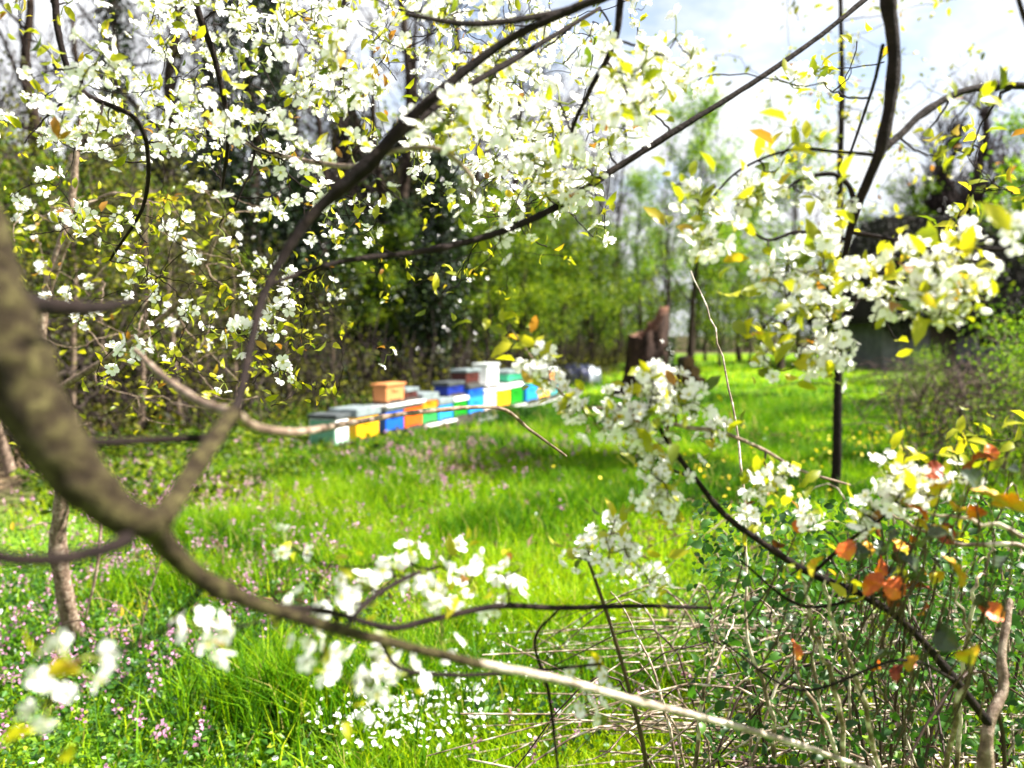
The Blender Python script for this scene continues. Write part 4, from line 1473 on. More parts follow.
# ---- big foreground cherry, trunk standing just outside the left edge
base = np.array([-1.45, .75, 0])
T = Cherry('cherry_tree', base, 'blossoming cherry tree with a thick curved mossy limb filling the left edge', 'cherry tree', 201)
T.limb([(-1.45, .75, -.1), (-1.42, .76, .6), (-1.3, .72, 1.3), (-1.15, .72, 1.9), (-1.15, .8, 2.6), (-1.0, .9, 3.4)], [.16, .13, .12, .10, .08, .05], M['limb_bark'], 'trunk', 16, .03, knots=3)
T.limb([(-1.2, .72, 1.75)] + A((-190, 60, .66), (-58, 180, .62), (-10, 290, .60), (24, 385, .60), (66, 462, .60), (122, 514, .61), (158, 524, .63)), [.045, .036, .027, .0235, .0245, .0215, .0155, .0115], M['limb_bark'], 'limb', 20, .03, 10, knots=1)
T.limb(A((150, 522, .625), (168, 548, .65), (205, 580, .68), (262, 606, .72), (330, 627, .77), (400, 645, .83), (480, 664, .90)),
       [.0115, .0095, .0078, .0066, .0055, .0052, .0050], M['limb_bark'], 'limb', 12, .04, 8, knots=3)
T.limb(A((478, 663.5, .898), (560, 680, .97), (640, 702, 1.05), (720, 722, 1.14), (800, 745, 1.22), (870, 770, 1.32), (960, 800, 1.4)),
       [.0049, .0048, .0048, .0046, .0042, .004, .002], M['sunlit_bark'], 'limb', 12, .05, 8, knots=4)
T.limb(A((160, 522, .63), (178, 495, .66), (203, 455, .72), (233, 412, .80)), [.010, .0085, .0080, .0075], M['limb_bark'], 'limb', 12, .04, 8, knots=2)
T.limb(A((232, 413, .80), (200, 402, .86), (165, 378, .95), (135, 350, 1.05)), [.0062, .005, .0045, .003], M['pale_twig'], 'twig', 8)
T.limb(A((232, 413, .80), (240, 395, .86), (252, 340, .95), (268, 285, 1.02), (310, 218, 1.05), (372, 160, 1.06), (430, 100, 1.08), (500, 45, 1.1), (560, 15, 1.1), (640, -20, 1.1)),
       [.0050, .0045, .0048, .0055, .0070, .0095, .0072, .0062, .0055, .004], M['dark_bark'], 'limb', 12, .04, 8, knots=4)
T.limb(A((372, 160, 1.06), (410, 125, 1.12), (470, 85, 1.2), (530, 50, 1.28), (600, 8, 1.4)), [.0075, .006, .005, .0045, .003], M['dark_bark'], 'limb', 10, .04, 8, knots=2)
T.limb(A((237, 415, .80), (258, 428, .86), (300, 432, .95), (345, 424, 1.1), (420, 412, 1.3), (498, 408, 1.5), (530, 430, 1.6), (566, 456, 1.7)), [.0055, .005, .0048, .0045, .0040, .0036, .0032, .0025], M['pale_twig'], 'twig', 8, .04, 6)
T.limb(A((405, 14, 1.0), (470, 24, 1.05), (540, 16, 1.1), (600, 0, 1.15), (680, -30, 1.2)), [.0035, .0045, .005, .005, .006], M['dark_bark'], 'limb', 8)
T.limb(A((268, 285, 1.02), (340, 262, 1.1), (430, 250, 1.2), (500, 232, 1.3), (560, 205, 1.38), (610, 172, 1.42), (680, 128, 1.45), (760, 78, 1.5), (830, 28, 1.55), (900, -30, 1.6)),
       [.003, .0038, .0045, .0055, .0062, .0060, .0055, .0050, .0045, .004], M['dark_bark'], 'limb', 10, .04, 8, knots=4)
T.limb(A((622, -20, 1.2), (615, 40, 1.22), (590, 90, 1.25), (572, 130, 1.3), (575, 155, 1.33)), [.006, .005, .004, .003, .002], M['dark_bark'], 'twig', 8)
T.limb(A((128, 540, .60), (95, 552, .56), (45, 560, .52), (-20, 553, .50), (-120, 520, .5)), [.006, .0055, .005, .005, .004], M['dark_bark'], 'twig', 10)
T.limb(A((5, 300, .60), (40, 305, .66), (95, 308, .72), (135, 300, .8)), [.014, .008, .006, .003], M['dark_bark'], 'twig', 8)
T.limb(A((60, 430, .65), (95, 442, .72), (150, 440, .80), (215, 436, .84), (236, 420, .82)), [.008, .0042, .0040, .0042, .004], M['dark_bark'], 'twig', 8)
T.limb(A((262, 606, .72), (330, 612, .85), (390, 628, .95), (430, 620, 1.0), (500, 606, 1.08), (560, 608, 1.15), (640, 606, 1.2), (712, 608, 1.25)), [.004, .0032, .004, .0042, .0042, .004, .0035, .002], M['dark_bark'], 'twig', 8, .04, 6, knots=2)
T.limb(A((345, 628, .8), (372, 598, .95), (410, 576, 1.05), (440, 566, 1.1)), [.003, .0035, .003, .002], M['dark_bark'], 'twig', 8)
T.limb(A((380, 640, .82), (400, 668, .9), (450, 675, 1.0), (520, 672, 1.08), (600, 664, 1.15)), [.003, .003, .0028, .0025, .002], M['dark_bark'], 'twig', 8)
T.limb(A((560, 608, 1.15), (535, 640, 1.16), (548, 690, 1.18), (555, 742, 1.2), (562, 810, 1.22)), [.002, .0028, .0030, .0026, .0012], M['dark_bark'], 'twig', 8)
T.limb(A((55, 0, 1.5), (60, 40, 1.5), (80, 90, 1.52), (140, 125, 1.6), (145, 200, 1.7), (110, 260, 1.8)), [.007, .006, .0055, .0045, .004, .003], M['dark_bark'], 'limb', 8)
T.limb([(-1.1, .85, 2.9)] + A((-60, -150, 1.3), (55, 0, 1.5)), [.02, .012, .007], M['dark_bark'], 'limb', 8)
T.limb(A((190, -60, 1.6), (195, 0, 1.6), (215, 60, 1.65), (228, 130, 1.7), (222, 190, 1.8)), [.008, .007, .006, .005, .003], M['dark_bark'], 'limb', 8)
T.limb([(-1.0, .88, 3.2)] + A((60, -260, 1.4), (190, -60, 1.6), (330, -30, 1.6), (460, -25, 1.45), (680, -60, 1.2)), [.022, .016, .012, .010, .009, .007], M['dark_bark'], 'limb', 8)
T.limb(A((228, 130, 1.7), (260, 150, 1.6), (330, 165, 1.3), (368, 165, 1.08)), [.003, .004, .004, .004], M['pale_twig'], 'twig', 8)
T.limb(A((372, 160, 1.07), (400, 150, 1.1), (440, 150, 1.1), (470, 175, 1.12), (472, 192, 1.14)), [.0035, .0035, .0035, .003, .002], M['pale_twig'], 'twig', 8)

g = np.random.default_rng(301)
# the cloud of blossom at upper left
tg_, lft = [], []
while len(tg_) < 290:
    px = g.random() * 650
    py = g.random() * 235 - 15
    w = 1.0
    if py > 165: w *= .2
    if px > 430 and py > 70 + (px - 430) * .0 and px < 480: w *= .8
    if px < 60: w *= .45
    if px > 560: w *= .5
    if 330 < px < 480 and 110 < py: w *= .15
    if px > 600 and py > 150: w *= 0
    if px < 130 and py < 75: w *= .35
    if g.random() < w:
        tg_.append(at(px, py, 1.25 + 1.6 * g.random() ** 1.2))
for _ in range(70):
    tg_.append(at(500 + 60 * g.normal() * .8, 150 + 45 * g.normal(), 1.3 + .7 * g.random()))
for _ in range(34):
    tg_.append(at(60 + 330 * g.random(), 200 + 190 * g.random() ** 1.3, 1.5 + 1.2 * g.random()))
for _ in range(150):
    px, py = g.random() * 600, g.random() * 300
    lft.append(at(px, py, 1.3 + 1.7 * g.random()))
for _ in range(34):
    lft.append(at(100 + 260 * g.random(), 280 + 130 * g.random(), 1.5 + 1.3 * g.random()))
for c, n, sp, d in [((622, 85), 10, 16, 1.25), ((662, 62), 7, 14, 1.25), ((545, 180), 8, 20, 1.35), ((590, 170), 4, 10, 1.4), ((445, 115), 5, 9, 1.15), ((290, 280), 2, 6, 1.8), ((285, 310), 2, 8, 1.8), ((225, 325), 3, 14, 1.7),
                    ((280, 372), 3, 7, 1.7), ((640, 110), 6, 18, 1.3), ((505, 120), 7, 20, 1.2)]:
    for _ in range(n):
        tg_.append(at(c[0] + sp * g.normal(), c[1] + sp * g.normal(), d * (1 + .06 * g.normal())))
T.twigs_to(tg_ + lft)
T.blossoms(tg_, 2.2, 1.15, .028)
T.leaf_tufts(lft, 3.4, .028)
# blossoms on the low branch
low = []
for (px, py, d, n, sp) in [(322, 598, .95, 4, 11), (362, 600, .97, 3, 8), (392, 568, 1.03, 4, 6), (408, 562, 1.05, 2, 4), (455, 548, 1.1, 3, 7), (468, 578, 1.08, 4, 9), (448, 592, 1.05, 3, 7), (430, 588, 1.03, 3, 8), (502, 572, 1.12, 2, 6),
                           (508, 598, 1.1, 3, 5), (522, 570, 1.12, 1, 3), (196, 633, .85, 2, 3), (238, 626, .85, 2, 5), (230, 652, .85, 1, 3), (315, 655, .9, 4, 9), (372, 660, .92, 2, 5), (378, 682, .92, 4, 8), (402, 678, .95, 2, 5), (350, 680, .92, 1, 4),
                           (66, 662, .72, 3, 5), (50, 706, .72, 3, 6), (284, 542, 1.1, 2, 4), (584, 675, 1.15, 2, 5), (610, 672, 1.15, 2, 6), (586, 712, 1.15, 1, 3), (440, 640, 1.0, 1, 4), (480, 620, 1.1, 2, 6), (410, 560, 1.1, 1, 3)]:
    for _ in range(max(1, int(n * .75 + .3))):
        low.append(at(px + sp * g.normal(), py + sp * g.normal(), d * (1 + .015 * g.normal())))
T.twigs_to(low, rmax=.003)
T.blossoms(low, 1.6, .9, .03)
T.finish(M['dark_bark'])

# ---- second cherry: dark branch hanging in from above at right, trunk outside the right edge
base = np.array([2.2, .15, 0])
U = Cherry('cherry_tree', base, 'blossoming cherry tree whose dark branch hangs into the picture from above at right', 'cherry tree', 202)
U.limb([(2.2, .15, -.1), (2.18, .15, .8), (2.1, .18, 1.6), (1.9, .3, 2.4), (1.4, .6, 2.9)], [.12, .10, .085, .07, .035], M['dark_bark'], 'trunk', 14, .03, knots=2)
U.limb([(1.9, .3, 2.4), (1.4, .6, 2.9)] + A((905, -160, 1.2), (888, -20, 1.2), (894, 60, 1.2), (883, 140, 1.2), (858, 205, 1.22), (846, 250, 1.25), (840, 305, 1.28), (835, 335, 1.3)),
       [.05, .03, .014, .0100, .0092, .0080, .0066, .0052, .0038, .002], M['dark_bark'], 'limb', 14, .04, 8, knots=5)
U.limb(A((1160, 100, 1.35), (1024, 86, 1.3), (965, 91, 1.27), (925, 112, 1.24), (900, 135, 1.22), (876, 155, 1.2)), [.008, .006, .0055, .005, .0055, .006], M['dark_bark'], 'limb', 10, .04, 8, knots=3)
U.limb([(2.1, .2, 1.7), (1.9, .6, 2.0)] + A((1300, 150, 1.3), (1160, 100, 1.35)), [.035, .025, .014, .008], M['dark_bark'], 'limb', 10)
U.limb(A((856, 206, 1.22), (848, 185, 1.22), (832, 174, 1.22), (805, 178, 1.22), (790, 186, 1.22)), [.0042, .004, .0035, .003, .002], M['dark_bark'], 'twig', 8)
U.limb(A((848, 240, 1.24), (800, 232, 1.25), (768, 240, 1.25), (745, 225, 1.25)), [.003, .0027, .0022, .0018], M['dark_bark'], 'twig', 8)
U.limb(A((850, 232, 1.24), (885, 238, 1.2), (930, 247, 1.15), (1012, 250, 1.1), (1100, 255, 1.1)), [.003, .0032, .003, .0028, .0022], M['dark_bark'], 'twig', 8)
U.limb(A((840, 300, 1.28), (880, 298, 1.2), (905, 300, 1.15), (950, 300, 1.1)), [.003, .0025, .002, .0015], M['dark_bark'], 'twig', 8)
U.limb(A((876, 155, 1.2), (840, 152, 1.2), (790, 150, 1.22), (740, 170, 1.25), (710, 200, 1.25)), [.003, .0025, .0022, .002, .0016], M['dark_bark'], 'twig', 8)
U.limb(A((883, 45, 1.2), (872, 90, 1.3), (848, 160, 1.35), (835, 200, 1.4)), [.003, .0027, .0022, .0015], M['dark_bark'], 'twig', 8)
tt = []
for (px, py, d, n, sp) in [(705, 200, 1.2, 5, 10), (698, 238, 1.2, 4, 8), (742, 190, 1.2, 5, 9), (735, 215, 1.2, 3, 6), (716, 258, 1.2, 2, 4), (765, 273, 1.2, 2, 4), (800, 175, 1.2, 4, 12), (820, 200, 1.2, 4, 10), (790, 265, 1.2, 4, 7),
                           (815, 270, 1.2, 5, 9), (835, 255, 1.2, 4, 8), (790, 295, 1.2, 5, 8), (812, 300, 1.2, 5, 9), (838, 320, 1.2, 3, 6), (800, 350, 1.2, 4, 6), (835, 350, 1.2, 5, 8), (820, 368, 1.2, 3, 6), (768, 358, 1.2, 1, 4), (770, 372, 1.2, 1, 3),
                           (862, 282, 1.15, 3, 5), (880, 298, 1.15, 5, 7), (893, 310, 1.15, 3, 6), (912, 262, 1.1, 3, 5), (928, 272, 1.1, 5, 8), (938, 295, 1.1, 6, 8), (925, 300, 1.1, 3, 6), (968, 268, 1.1, 4, 6), (972, 290, 1.1, 5, 6), (958, 308, 1.1, 5, 6), (938, 315, 1.1, 4, 5),
                           (955, 240, 1.1, 2, 5), (975, 245, 1.1, 2, 5), (955, 218, 1.4, 2, 4), (1020, 225, .9, 3, 5), (800, 90, 1.4, 3, 16), (690, 85, 1.4, 3, 10)]:
    for _ in range(max(1, int(n * .62 + .3))):
        tt.append(at(px + sp * g.normal(), py + sp * g.normal(), d * (1 + .02 * g.normal())))
lf = []
for (px, py, d, n, sp) in [(780, 170, 1.2, 7, 22), (700, 180, 1.2, 5, 14), (930, 255, 1.1, 6, 18), (950, 285, 1.1, 5, 10), (885, 275, 1.2, 3, 8), (815, 285, 1.2, 6, 18), (768, 330, 1.2, 3, 6), (770, 350, 1.2, 3, 5), (775, 375, 1.2, 2, 5), (920, 150, 1.25, 3, 25), (965, 85, 1.2, 3, 20),
                           (880, 330, 1.2, 3, 10), (900, 260, 1.3, 3, 8), (960, 160, 1.4, 4, 12), (985, 205, 1.5, 4, 14), (975, 150, 1.5, 3, 10), (1015, 190, 1.4, 3, 8), (640, 80, 1.4, 3, 10), (800, 140, 1.3, 4, 20), (870, 60, 1.5, 3, 18), (810, 100, 1.6, 3, 20)]:
    for _ in range(max(1, int(n * .6 + .3))):
        lf.append(at(px + sp * g.normal(), py + sp * g.normal(), d * (1 + .04 * g.normal())))
U.twigs_to(tt + lf, rmax=.0028)
U.blossoms(tt, 1.8, 1.0, .034)
U.leaf_tufts(lf, 2.6, .036)
U.finish(M['dark_bark'])

# ---- cherry shrub at lower right, its stem rising at the right corner
base = np.array(ground_at(1000, 1.75))
Vv_ = Cherry('cherry_shrub', base, 'low cherry shrub whose dark leaning branch ends in a big blossom spray', 'cherry shrub', 203)
Vv_.limb([base - [0, 0, .05]] + A((985, 900, 1.5), (985, 768, 1.42), (990, 720, 1.42), (1003, 690, 1.44), (1002, 655, 1.46), (1010, 600, 1.5)), [.020, .014, .0105, .0095, .0085, .0075, .005], M['pale_twig'], 'trunk', 12, .05, 8, knots=5)
Vv_.limb(A((990, 725, 1.42), (955, 680, 1.38), (912, 630, 1.34), (868, 598, 1.32), (812, 574, 1.3), (770, 548, 1.28), (725, 515, 1.26), (695, 478, 1.24), (672, 448, 1.22), (655, 420, 1.2)),
         [.008, .0065, .0060, .0058, .0058, .0050, .0045, .0040, .0036, .0022], M['dark_bark'], 'limb', 12, .04, 8, knots=6)
Vv_.limb(A((672, 448, 1.22), (668, 425, 1.2), (690, 428, 1.22), (720, 432, 1.25), (760, 448, 1.3), (800, 470, 1.35), (850, 485, 1.4)), [.003, .003, .0035, .0032, .003, .0026, .002], M['pale_twig'], 'twig', 8)
Vv_.limb(A((695, 478, 1.24), (662, 470, 1.25), (655, 500, 1.26)), [.0025, .002, .0014], M['dark_bark'], 'twig', 8)
Vv_.limb(A((640, 410, 1.2), (600, 408, 1.2), (575, 405, 1.2), (550, 380, 1.2), (530, 355, 1.2), (512, 330, 1.2)), [.0025, .0022, .002, .002, .0016, .0012], M['pale_twig'], 'twig', 8)
Vv_.limb(A((812, 574, 1.3), (850, 540, 1.25), (880, 520, 1.2), (900, 495, 1.18)), [.003, .003, .0025, .002], M['dark_bark'], 'twig', 8)
Vv_.limb(A((955, 680, 1.38), (900, 660, 1.2), (800, 690, 1.25), (720, 640, 1.3)), [.003, .0026, .0022, .0015], M['dark_bark'], 'twig', 8)
Vv_.limb(A((868, 598, 1.32), (800, 605, 1.3), (740, 560, 1.3)), [.003, .0026, .0015], M['dark_bark'], 'twig', 8)
tt = []
for (px, py, d, n, sp) in [(655, 385, 1.18, 6, 8), (675, 385, 1.18, 4, 6), (688, 400, 1.18, 3, 4), (640, 395, 1.18, 6, 8), (625, 410, 1.18, 6, 8), (612, 425, 1.18, 4, 6), (650, 415, 1.18, 6, 9), (665, 405, 1.18, 4, 7), (635, 430, 1.18, 3, 6), (598, 425, 1.18, 2, 4),
                           (580, 412, 1.18, 4, 5), (568, 405, 1.2, 2, 4), (655, 452, 1.2, 4, 5), (648, 470, 1.2, 2, 4), (662, 480, 1.2, 4, 6), (668, 495, 1.2, 3, 5), (655, 500, 1.2, 3, 5), (670, 515, 1.2, 2, 5), (710, 438, 1.25, 3, 5), (722, 426, 1.25, 1, 3), (545, 370, 1.2, 4, 6), (552, 380, 1.2, 2, 4), (540, 360, 1.2, 1, 3),
                           (775, 480, 1.25, 4, 8), (760, 490, 1.25, 2, 5), (790, 475, 1.25, 2, 4), (900, 470, 1.2, 5, 8), (915, 480, 1.2, 5, 9), (890, 490, 1.2, 5, 8), (930, 490, 1.2, 4, 8), (905, 500, 1.2, 4, 8), (875, 500, 1.2, 2, 6), (970, 480, 1.2, 2, 5), (815, 520, 1.3, 3, 6), (750, 525, 1.3, 2, 5), (860, 510, 1.2, 2, 6)]:
    for _ in range(max(1, int(n * .9 + .3))):
        tt.append(at(px + sp * g.normal(), py + sp * g.normal(), d * (1 + .015 * g.normal())))
lf = []
for (px, py, d, n, sp) in [(515, 335, 1.2, 5, 5), (530, 352, 1.2, 3, 5), (655, 400, 1.2, 5, 14), (900, 485, 1.2, 6, 16), (780, 480, 1.25, 3, 8), (975, 440, 1.3, 5, 8), (1005, 435, 1.3, 3, 6), (960, 470, 1.3, 3, 7), (850, 560, 1.3, 5, 18), (900, 600, 1.3, 5, 22), (760, 560, 1.35, 4, 16), (665, 500, 1.2, 3, 9), (940, 560, 1.3, 4, 20)]:
    for _ in range(max(1, int(n * .6 + .3))):
        lf.append(at(px + sp * g.normal(), py + sp * g.normal(), d * (1 + .03 * g.normal())))
Vv_.twigs_to(tt + lf, rmax=.0025)
Vv_.blossoms(tt, 1.6, .85, .03)
Vv_.leaf_tufts(lf, 3, .028)
Vv_.finish(M['dark_bark'])

# ---- thin shoot with blossoms at the bottom centre
base = ground_at(650, 1.9)
Wt = Cherry('cherry_shoot', base, 'thin dark cherry shoot rising from the bottom edge with one blossom tuft on top', 'cherry shoot', 204)
Wt.limb([base] + A((652, 900, 1.5), (646, 768, 1.4), (632, 700, 1.37), (612, 630, 1.33), (597, 585, 1.3), (588, 560, 1.28)), [.006, .005, .0042, .0038, .0034, .003, .002], M['red_cane'], 'stem', 8, .04)
tt = []
for (px, py, n, sp) in [(570, 555, 2, 4), (592, 552, 3, 6), (612, 530, 4, 5), (622, 552, 4, 6), (632, 560, 2, 5), (660, 578, 2, 6), (598, 568, 1, 4), (645, 580, 2, 5)]:
    for _ in range(max(1, int(n * .9 + .3))):
        tt.append(at(px + sp * g.normal(), py + sp * g.normal(), 1.28 + .02 * g.normal()))
Wt.twigs_to(tt, rmax=.002)
Wt.blossoms(tt, 2.0, .8, .03)
Wt.finish(M['red_cane'])

# ---- sapling behind the limb at left
base = ground_at(68, 3.7)
Ls = Cherry('young_tree', base, 'slim pale young tree standing behind the thick limb at lower left', 'young tree', 205)
Ls.limb([base - [0, 0, .05]] + A((66, 600, 3.6), (58, 540, 3.55), (62, 480, 3.5), (40, 400, 3.5), (45, 300, 3.5), (70, 210, 3.5), (80, 120, 3.5)), [.045, .036, .034, .03, .026, .020, .014, .007], M['pale_twig'], 'trunk', 12, .04, knots=4)
Ls.limb(A((45, 300, 3.5), (75, 225, 3.4), (110, 195, 3.3), (160, 205, 3.2)), [.016, .012, .010, .006], M['pale_twig'], 'branch', 8)
Ls.limb(A((40, 400, 3.5), (120, 350, 3.4), (190, 290, 3.3), (225, 215, 3.2)), [.018, .013, .010, .006], M['pale_twig'], 'branch', 8)
Ls.limb(A((62, 480, 3.5), (100, 480, 3.5), (98, 560, 3.4), (85, 620, 3.4)), [.010, .008, .007, .004], M['pale_twig'], 'branch', 8)
lf, tt = [], []
for _ in range(60):
    lf.append(at(10 + 260 * g.random(), 190 + 240 * g.random(), 2.9 + 1.0 * g.random()))
for _ in range(26):
    tt.append(at(10 + 250 * g.random(), 170 + 180 * g.random(), 3.0 + .8 * g.random()))
for (px, py) in [(100, 490), (240, 382), (50, 630), (120, 610), (20, 530)]:
    lf.append(at(px, py, 3.4))
Ls.twigs_to(lf + tt, r_end=.002, rmax=.008)
Ls.leaf_tufts(lf, 2.6, .04, .05)
Ls.blossoms(tt, 2, 1.4)
Ls.finish(M['pale_twig'])

# ---- upright sapling at right in the meadow, its crown above
base = ground_at(838, 7.1)
Sp = Cherry('sapling', base, 'tall thin straight sapling with sparse yellow leaves standing in the grass at right', 'sapling', 206)
Sp.limb([base - [0, 0, .05]] + A((837, 450, 7.1), (838, 380, 7.1), (839, 280, 7.1), (840, 180, 7.1), (842, 80, 7.1), (840, -40, 7.1), (842, -150, 7.1)), [.048, .040, .036, .032, .028, .022, .016, .008], M['dark_bark'], 'trunk', 10, .03, knots=3)
lf = []
for _ in range(120):
    py = -170 + 420 * g.random()
    lf.append(at(840 + (60 + .10 * max(0, 200 - py)) * g.normal() * .8, py, 7.1 + .7 * g.normal()))
Sp.twigs_to(lf, r_end=.003, rmax=.014)
Sp.leaf_tufts(lf, 7, .07, .08)
Sp.finish(M['dark_bark'], M['young_leaf'])

# ------------------------------------------------------------------ bramble thicket lower right
def bramble():
    g = np.random.default_rng(401)
    base = np.array([1.35, 2.1, 0])
    e = empty('bramble_bush', base, 'tangled bramble bush of pale arching canes with orange, yellow and dark leaves at lower right', 'bramble')
    # named canes that show as bright curved stems
    bright = [[(742, 520, 1.6), (746, 560, 1.58), (748, 640, 1.55), (770, 705, 1.55), (775, 800, 1.6)],
              [(800, 560, 1.3), (806, 600, 1.3), (820, 650, 1.32), (835, 690, 1.35), (845, 800, 1.45)],
              [(824, 582, 1.25), (832, 620, 1.27), (850, 660, 1.3), (866, 715, 1.35), (880, 820, 1.45)],
              [(760, 600, 1.6), (790, 630, 1.55), (800, 680, 1.5), (830, 735, 1.5), (850, 830, 1.6)],
              [(954, 588, 1.3), (968, 630, 1.3), (970, 668, 1.32), (955, 720, 1.35), (940, 850, 1.5)],
              [(735, 615, 1.8), (722, 650, 1.75), (705, 690, 1.7), (695, 770, 1.75)],
              [(993, 540, 1.5), (985, 570, 1.5), (975, 592, 1.48), (960, 700, 1.55), (955, 850, 1.6)],
              [(612, 590, 2.2), (640, 640, 2.1), (662, 700, 2.0), (680, 800, 2.0)],
              [(690, 270, 2.4), (715, 330, 2.3), (735, 420, 2.2), (745, 520, 2.1), (750, 700, 2.1), (755, 860, 2.2)],
              [(860, 500, 1.4), (905, 520, 1.35), (960, 545, 1.3), (1040, 560, 1.3), (1090, 700, 1.4)],
              [(900, 505, 1.25), (960, 520, 1.2), (1024, 535, 1.15), (1100, 600, 1.15), (1150, 900, 1.4)]]
    for P_ in bright:
        m = MB()
        pts = A(*P_)
        end = pts[-1].copy()
        end[2] = 0
        pts.append(end)
        pp, rr = smooth_path(pts, np.linspace(.0018, .0058, len(pts)), 6)
        tube(m, pp + g.normal(size=pp.shape) * .002 - base, rr, 7, wob=.05, g=g)
        m.build('cane', M['dry_cane'], e)
    m1, m2 = MB(), MB()
    for k in range(280):
        px = 690 + 420 * g.random() ** .8
        d = 1.5 + 2.2 * g.random()
        b = ground_at(px, d)
        az = g.normal(size=2)
        az /= np.linalg.norm(az)
        az[1] *= .6
        h = .15 + .75 * g.random() * np.interp(px, [650, 850], [.5, 1])
        L = .3 + .8 * g.random()
        mid = b + np.array([az[0] * L * .4, az[1] * L * .4, h])
        end = b + np.array([az[0] * L, az[1] * L, h * (.2 + .7 * g.random())])
        pp, rr = smooth_path([b, b * .6 + mid * .4 + [0, 0, .12 * h], mid, end], [.0038, .0034, .003, .0015], 5)
        r_ = g.random()
        tube(m1 if r_ < .6 else m2, pp + g.normal(size=pp.shape) * .003 - base, rr * (.7 + .6 * g.random()), 5)
    # flattened dry stalks
    for k in range(120):
        px = 640 + 420 * g.random()
        d = 1.9 + 1.6 * g.random()
        b = ground_at(px, d, .08 + .28 * g.random())
        a = g.normal() * .35 + (math.pi if g.random() < .5 else 0)
        L = .3 + .5 * g.random()
        v = np.array([math.cos(a), math.sin(a), -.15 * g.random()]) * L
        tube(m1, *[x if i else x - base for i, x in enumerate(smooth_path([b - v, b + [0, 0, .03], b + v], [.003, .003, .0015], 4))], 5)
    m1.build('dry_stems', M['dry_cane'], e)
    m2.build('dark_stems', M['red_cane'], e)
    # fine green leaflets
    lf = MB()
    n = 5200
    C = np.array([at(690 + 400 * g.random() ** .8, 500 + 260 * g.random(), 1.5 + 1.4 * g.random()) for _ in range(n)])
    C = C[C[:, 2] > .05]
    leaves(lf, C - base, .014 + .018 * g.random(len(C)), g, np.clip(.16 + .2 * g.normal(size=len(C)), 0, 1), flat=.4, aspect=.7, detail=True)
    lf.build('foliage', M['weed'], e)

    def big_leaf(px, py, d, size, mat, tilt, lab=None):
        """one toothed, creased bramble leaflet"""
        m = MB()
        n = 16
        V = []
        rows = [(-1.0, 0), (-.5, .12), (0, .0), (.5, .12), (1.0, 0)]
        us = np.linspace(0, 1, n)
        w = np.sin(np.pi * us ** .8) ** .75 * .40 * (1 + .09 * ((np.arange(n) % 2) * 2 - 1))
        w[0] = .02
        w[-1] = .0
        curl = .25 + .3 * g.random()
        for u, ww in zip(us, w):
            for s_, c_ in rows:
                V.append((s_ * ww, u - .5, abs(s_) * ww * .45 - curl * (u - .4) ** 2 + .03 * math.sin(u * 20) * abs(s_)))
        V = np.array(V) * size
        idx = np.arange(n * 5).reshape(n, 5)
        m.add(V, np.stack([idx[:-1, :-1], idx[:-1, 1:], idx[1:, 1:], idx[1:, :-1]], -1).reshape(-1, 4))
        o = m.build('leaf', M[mat], e)
        o.location = at(px, py, d) - base
        o.rotation_euler = tilt
        # joined to the canes by a short stalk
        m3 = MB()
        q = at(px, py, d) - base
        q2 = q + np.array([.03 * g.normal(), .05 + .03 * g.random(), -.12 - .1 * g.random()])
        tube(m3, *smooth_path([q, (q + q2) / 2 + [.01, 0, 0], q2], [.0011, .0013, .0016], 4), 5)
        m3.build('stalk', M['red_cane'], e)
        o['label'] = lab or {'autumn_yellow': 'yellow bramble leaf with orange rim', 'autumn_orange': 'orange bramble leaf', 'autumn_red': 'red bramble leaf', 'bramble_dark': 'dark glossy bramble leaf'}[mat]

    EX = [(860 + 90 * g.random(), 525 + 75 * g.random(), 1.15 + .25 * g.random(), .024 + .016 * g.random(), ['autumn_orange', 'bramble_dark', 'autumn_red', 'bramble_dark', 'autumn_yellow'][k % 5]) for k in range(22)] + \
         [(770 + 230 * g.random(), 470 + 200 * g.random(), 1.2 + .3 * g.random(), .02 + .012 * g.random(), ['autumn_orange', 'bramble_dark', 'autumn_red', 'bramble_dark'][k % 4]) for k in range(14)]
    T_ = lambda: (R(50 + 30 * g.normal() * .6), R(30 * g.normal()), R(360 * g.random()))
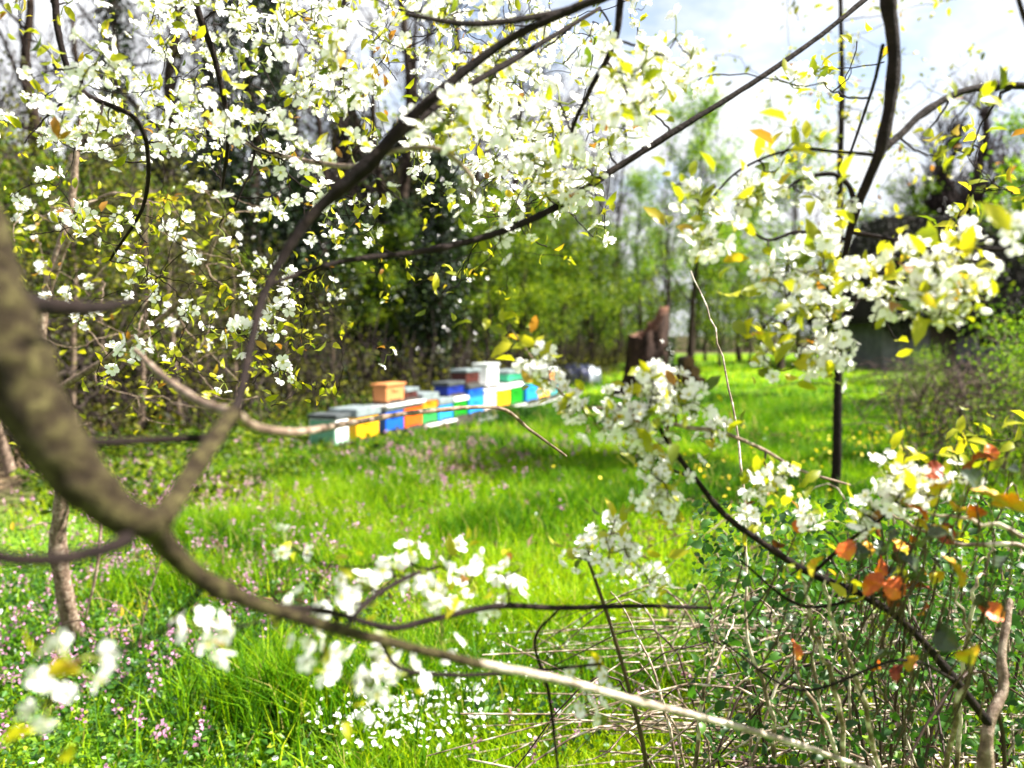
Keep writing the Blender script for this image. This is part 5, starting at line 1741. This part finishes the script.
    for (px, py, d, sz, mat) in [(985, 458, 1.15, .034, 'autumn_red'), (972, 466, 1.15, .03, 'autumn_red'), (990, 452, 1.17, .026, 'autumn_orange'), (972, 480, 1.1, .040, 'bramble_dark'), (990, 497, 1.05, .046, 'autumn_yellow'), (1012, 508, 1.05, .052, 'autumn_yellow'),
                                 (958, 508, 1.15, .032, 'autumn_yellow'), (978, 513, 1.15, .03, 'autumn_orange'), (935, 470, 1.2, .034, 'autumn_red'), (942, 488, 1.15, .036, 'autumn_yellow'), (920, 512, 1.15, .03, 'autumn_orange'), (918, 522, 1.2, .034, 'autumn_yellow'),
                                 (905, 505, 1.2, .03, 'autumn_orange'), (892, 541, 1.12, .042, 'bramble_dark'), (932, 538, 1.1, .05, 'bramble_dark'), (848, 549, 1.12, .034, 'autumn_orange'), (816, 566, 1.15, .032, 'autumn_yellow'), (955, 570, 1.1, .046, 'autumn_yellow'), (880, 525, 1.25, .036, 'autumn_red'),
                                 (868, 532, 1.25, .03, 'autumn_red'), (890, 575, 1.3, .04, 'bramble_dark'), (945, 636, 1.12, .046, 'bramble_dark'), (970, 655, 1.08, .040, 'autumn_yellow'), (898, 672, 1.2, .028, 'autumn_red'), (888, 655, 1.2, .04, 'bramble_dark'), (992, 612, 1.2, .036, 'autumn_orange'), (982, 603, 1.2, .03, 'bramble_dark'),
                                 (912, 663, 1.2, .028, 'autumn_yellow'), (778, 545, 1.3, .026, 'autumn_red'), (800, 525, 1.3, .026, 'autumn_orange'), (750, 505, 1.35, .024, 'autumn_red'), (1003, 560, 1.2, .036, 'bramble_dark'), (870, 600, 1.35, .028, 'autumn_red'), (925, 610, 1.3, .03, 'autumn_orange'), (1010, 470, 1.2, .03, 'bramble_dark')] + EX:
        big_leaf(px, py, d, sz * 1.05, mat, T_())


bramble()


# thin weedy stalks rising from the meadow
def stalk(px, d, h, lean, label, seed):
    g = np.random.default_rng(seed)
    b = ground_at(px, d)
    e = empty('dry_stalk', b, label, 'stalk', 'lone dry stalks in the meadow')
    m = MB()
    pts, rr = smooth_path([(0, 0, -.02), (lean * .3, 0, h * .45), (lean, .02, h)], [.006, .005, .003], 6)
    tube(m, pts, rr, 6)
    m.build('stem', M['pale_twig'], e)
    m = MB()
    tips = []
    for k in range(9):
        i = g.integers(5, len(pts))
        dd = unit(g.normal(size=3) + [0, 0, .8]) * (.06 + .1 * g.random())
        tube(m, np.array([pts[i], pts[i] + dd * .6, pts[i] + dd]), [.0025, .002, .001], 4)
        tips.append(pts[i] + dd)
    m.build('side_shoots', M['pale_twig'], e)
    m = MB()
    leaves(m, np.repeat(tips, 4, 0) + g.normal(size=(36, 3)) * .015, .02, g, flat=.2, aspect=.6)
    m.build('leaves', M['young_leaf'], e)


stalk(455, 7.2, .75, .02, 'thin dry stalk in the open grass right of the lush dark tuft', 1)
stalk(508, 9.0, .6, -.05, 'short thin stalk in the sunny grass below the far hives', 2)
stalk(128, 3.6, .5, .12, 'bent pale stalk among the purple dead nettles', 3)
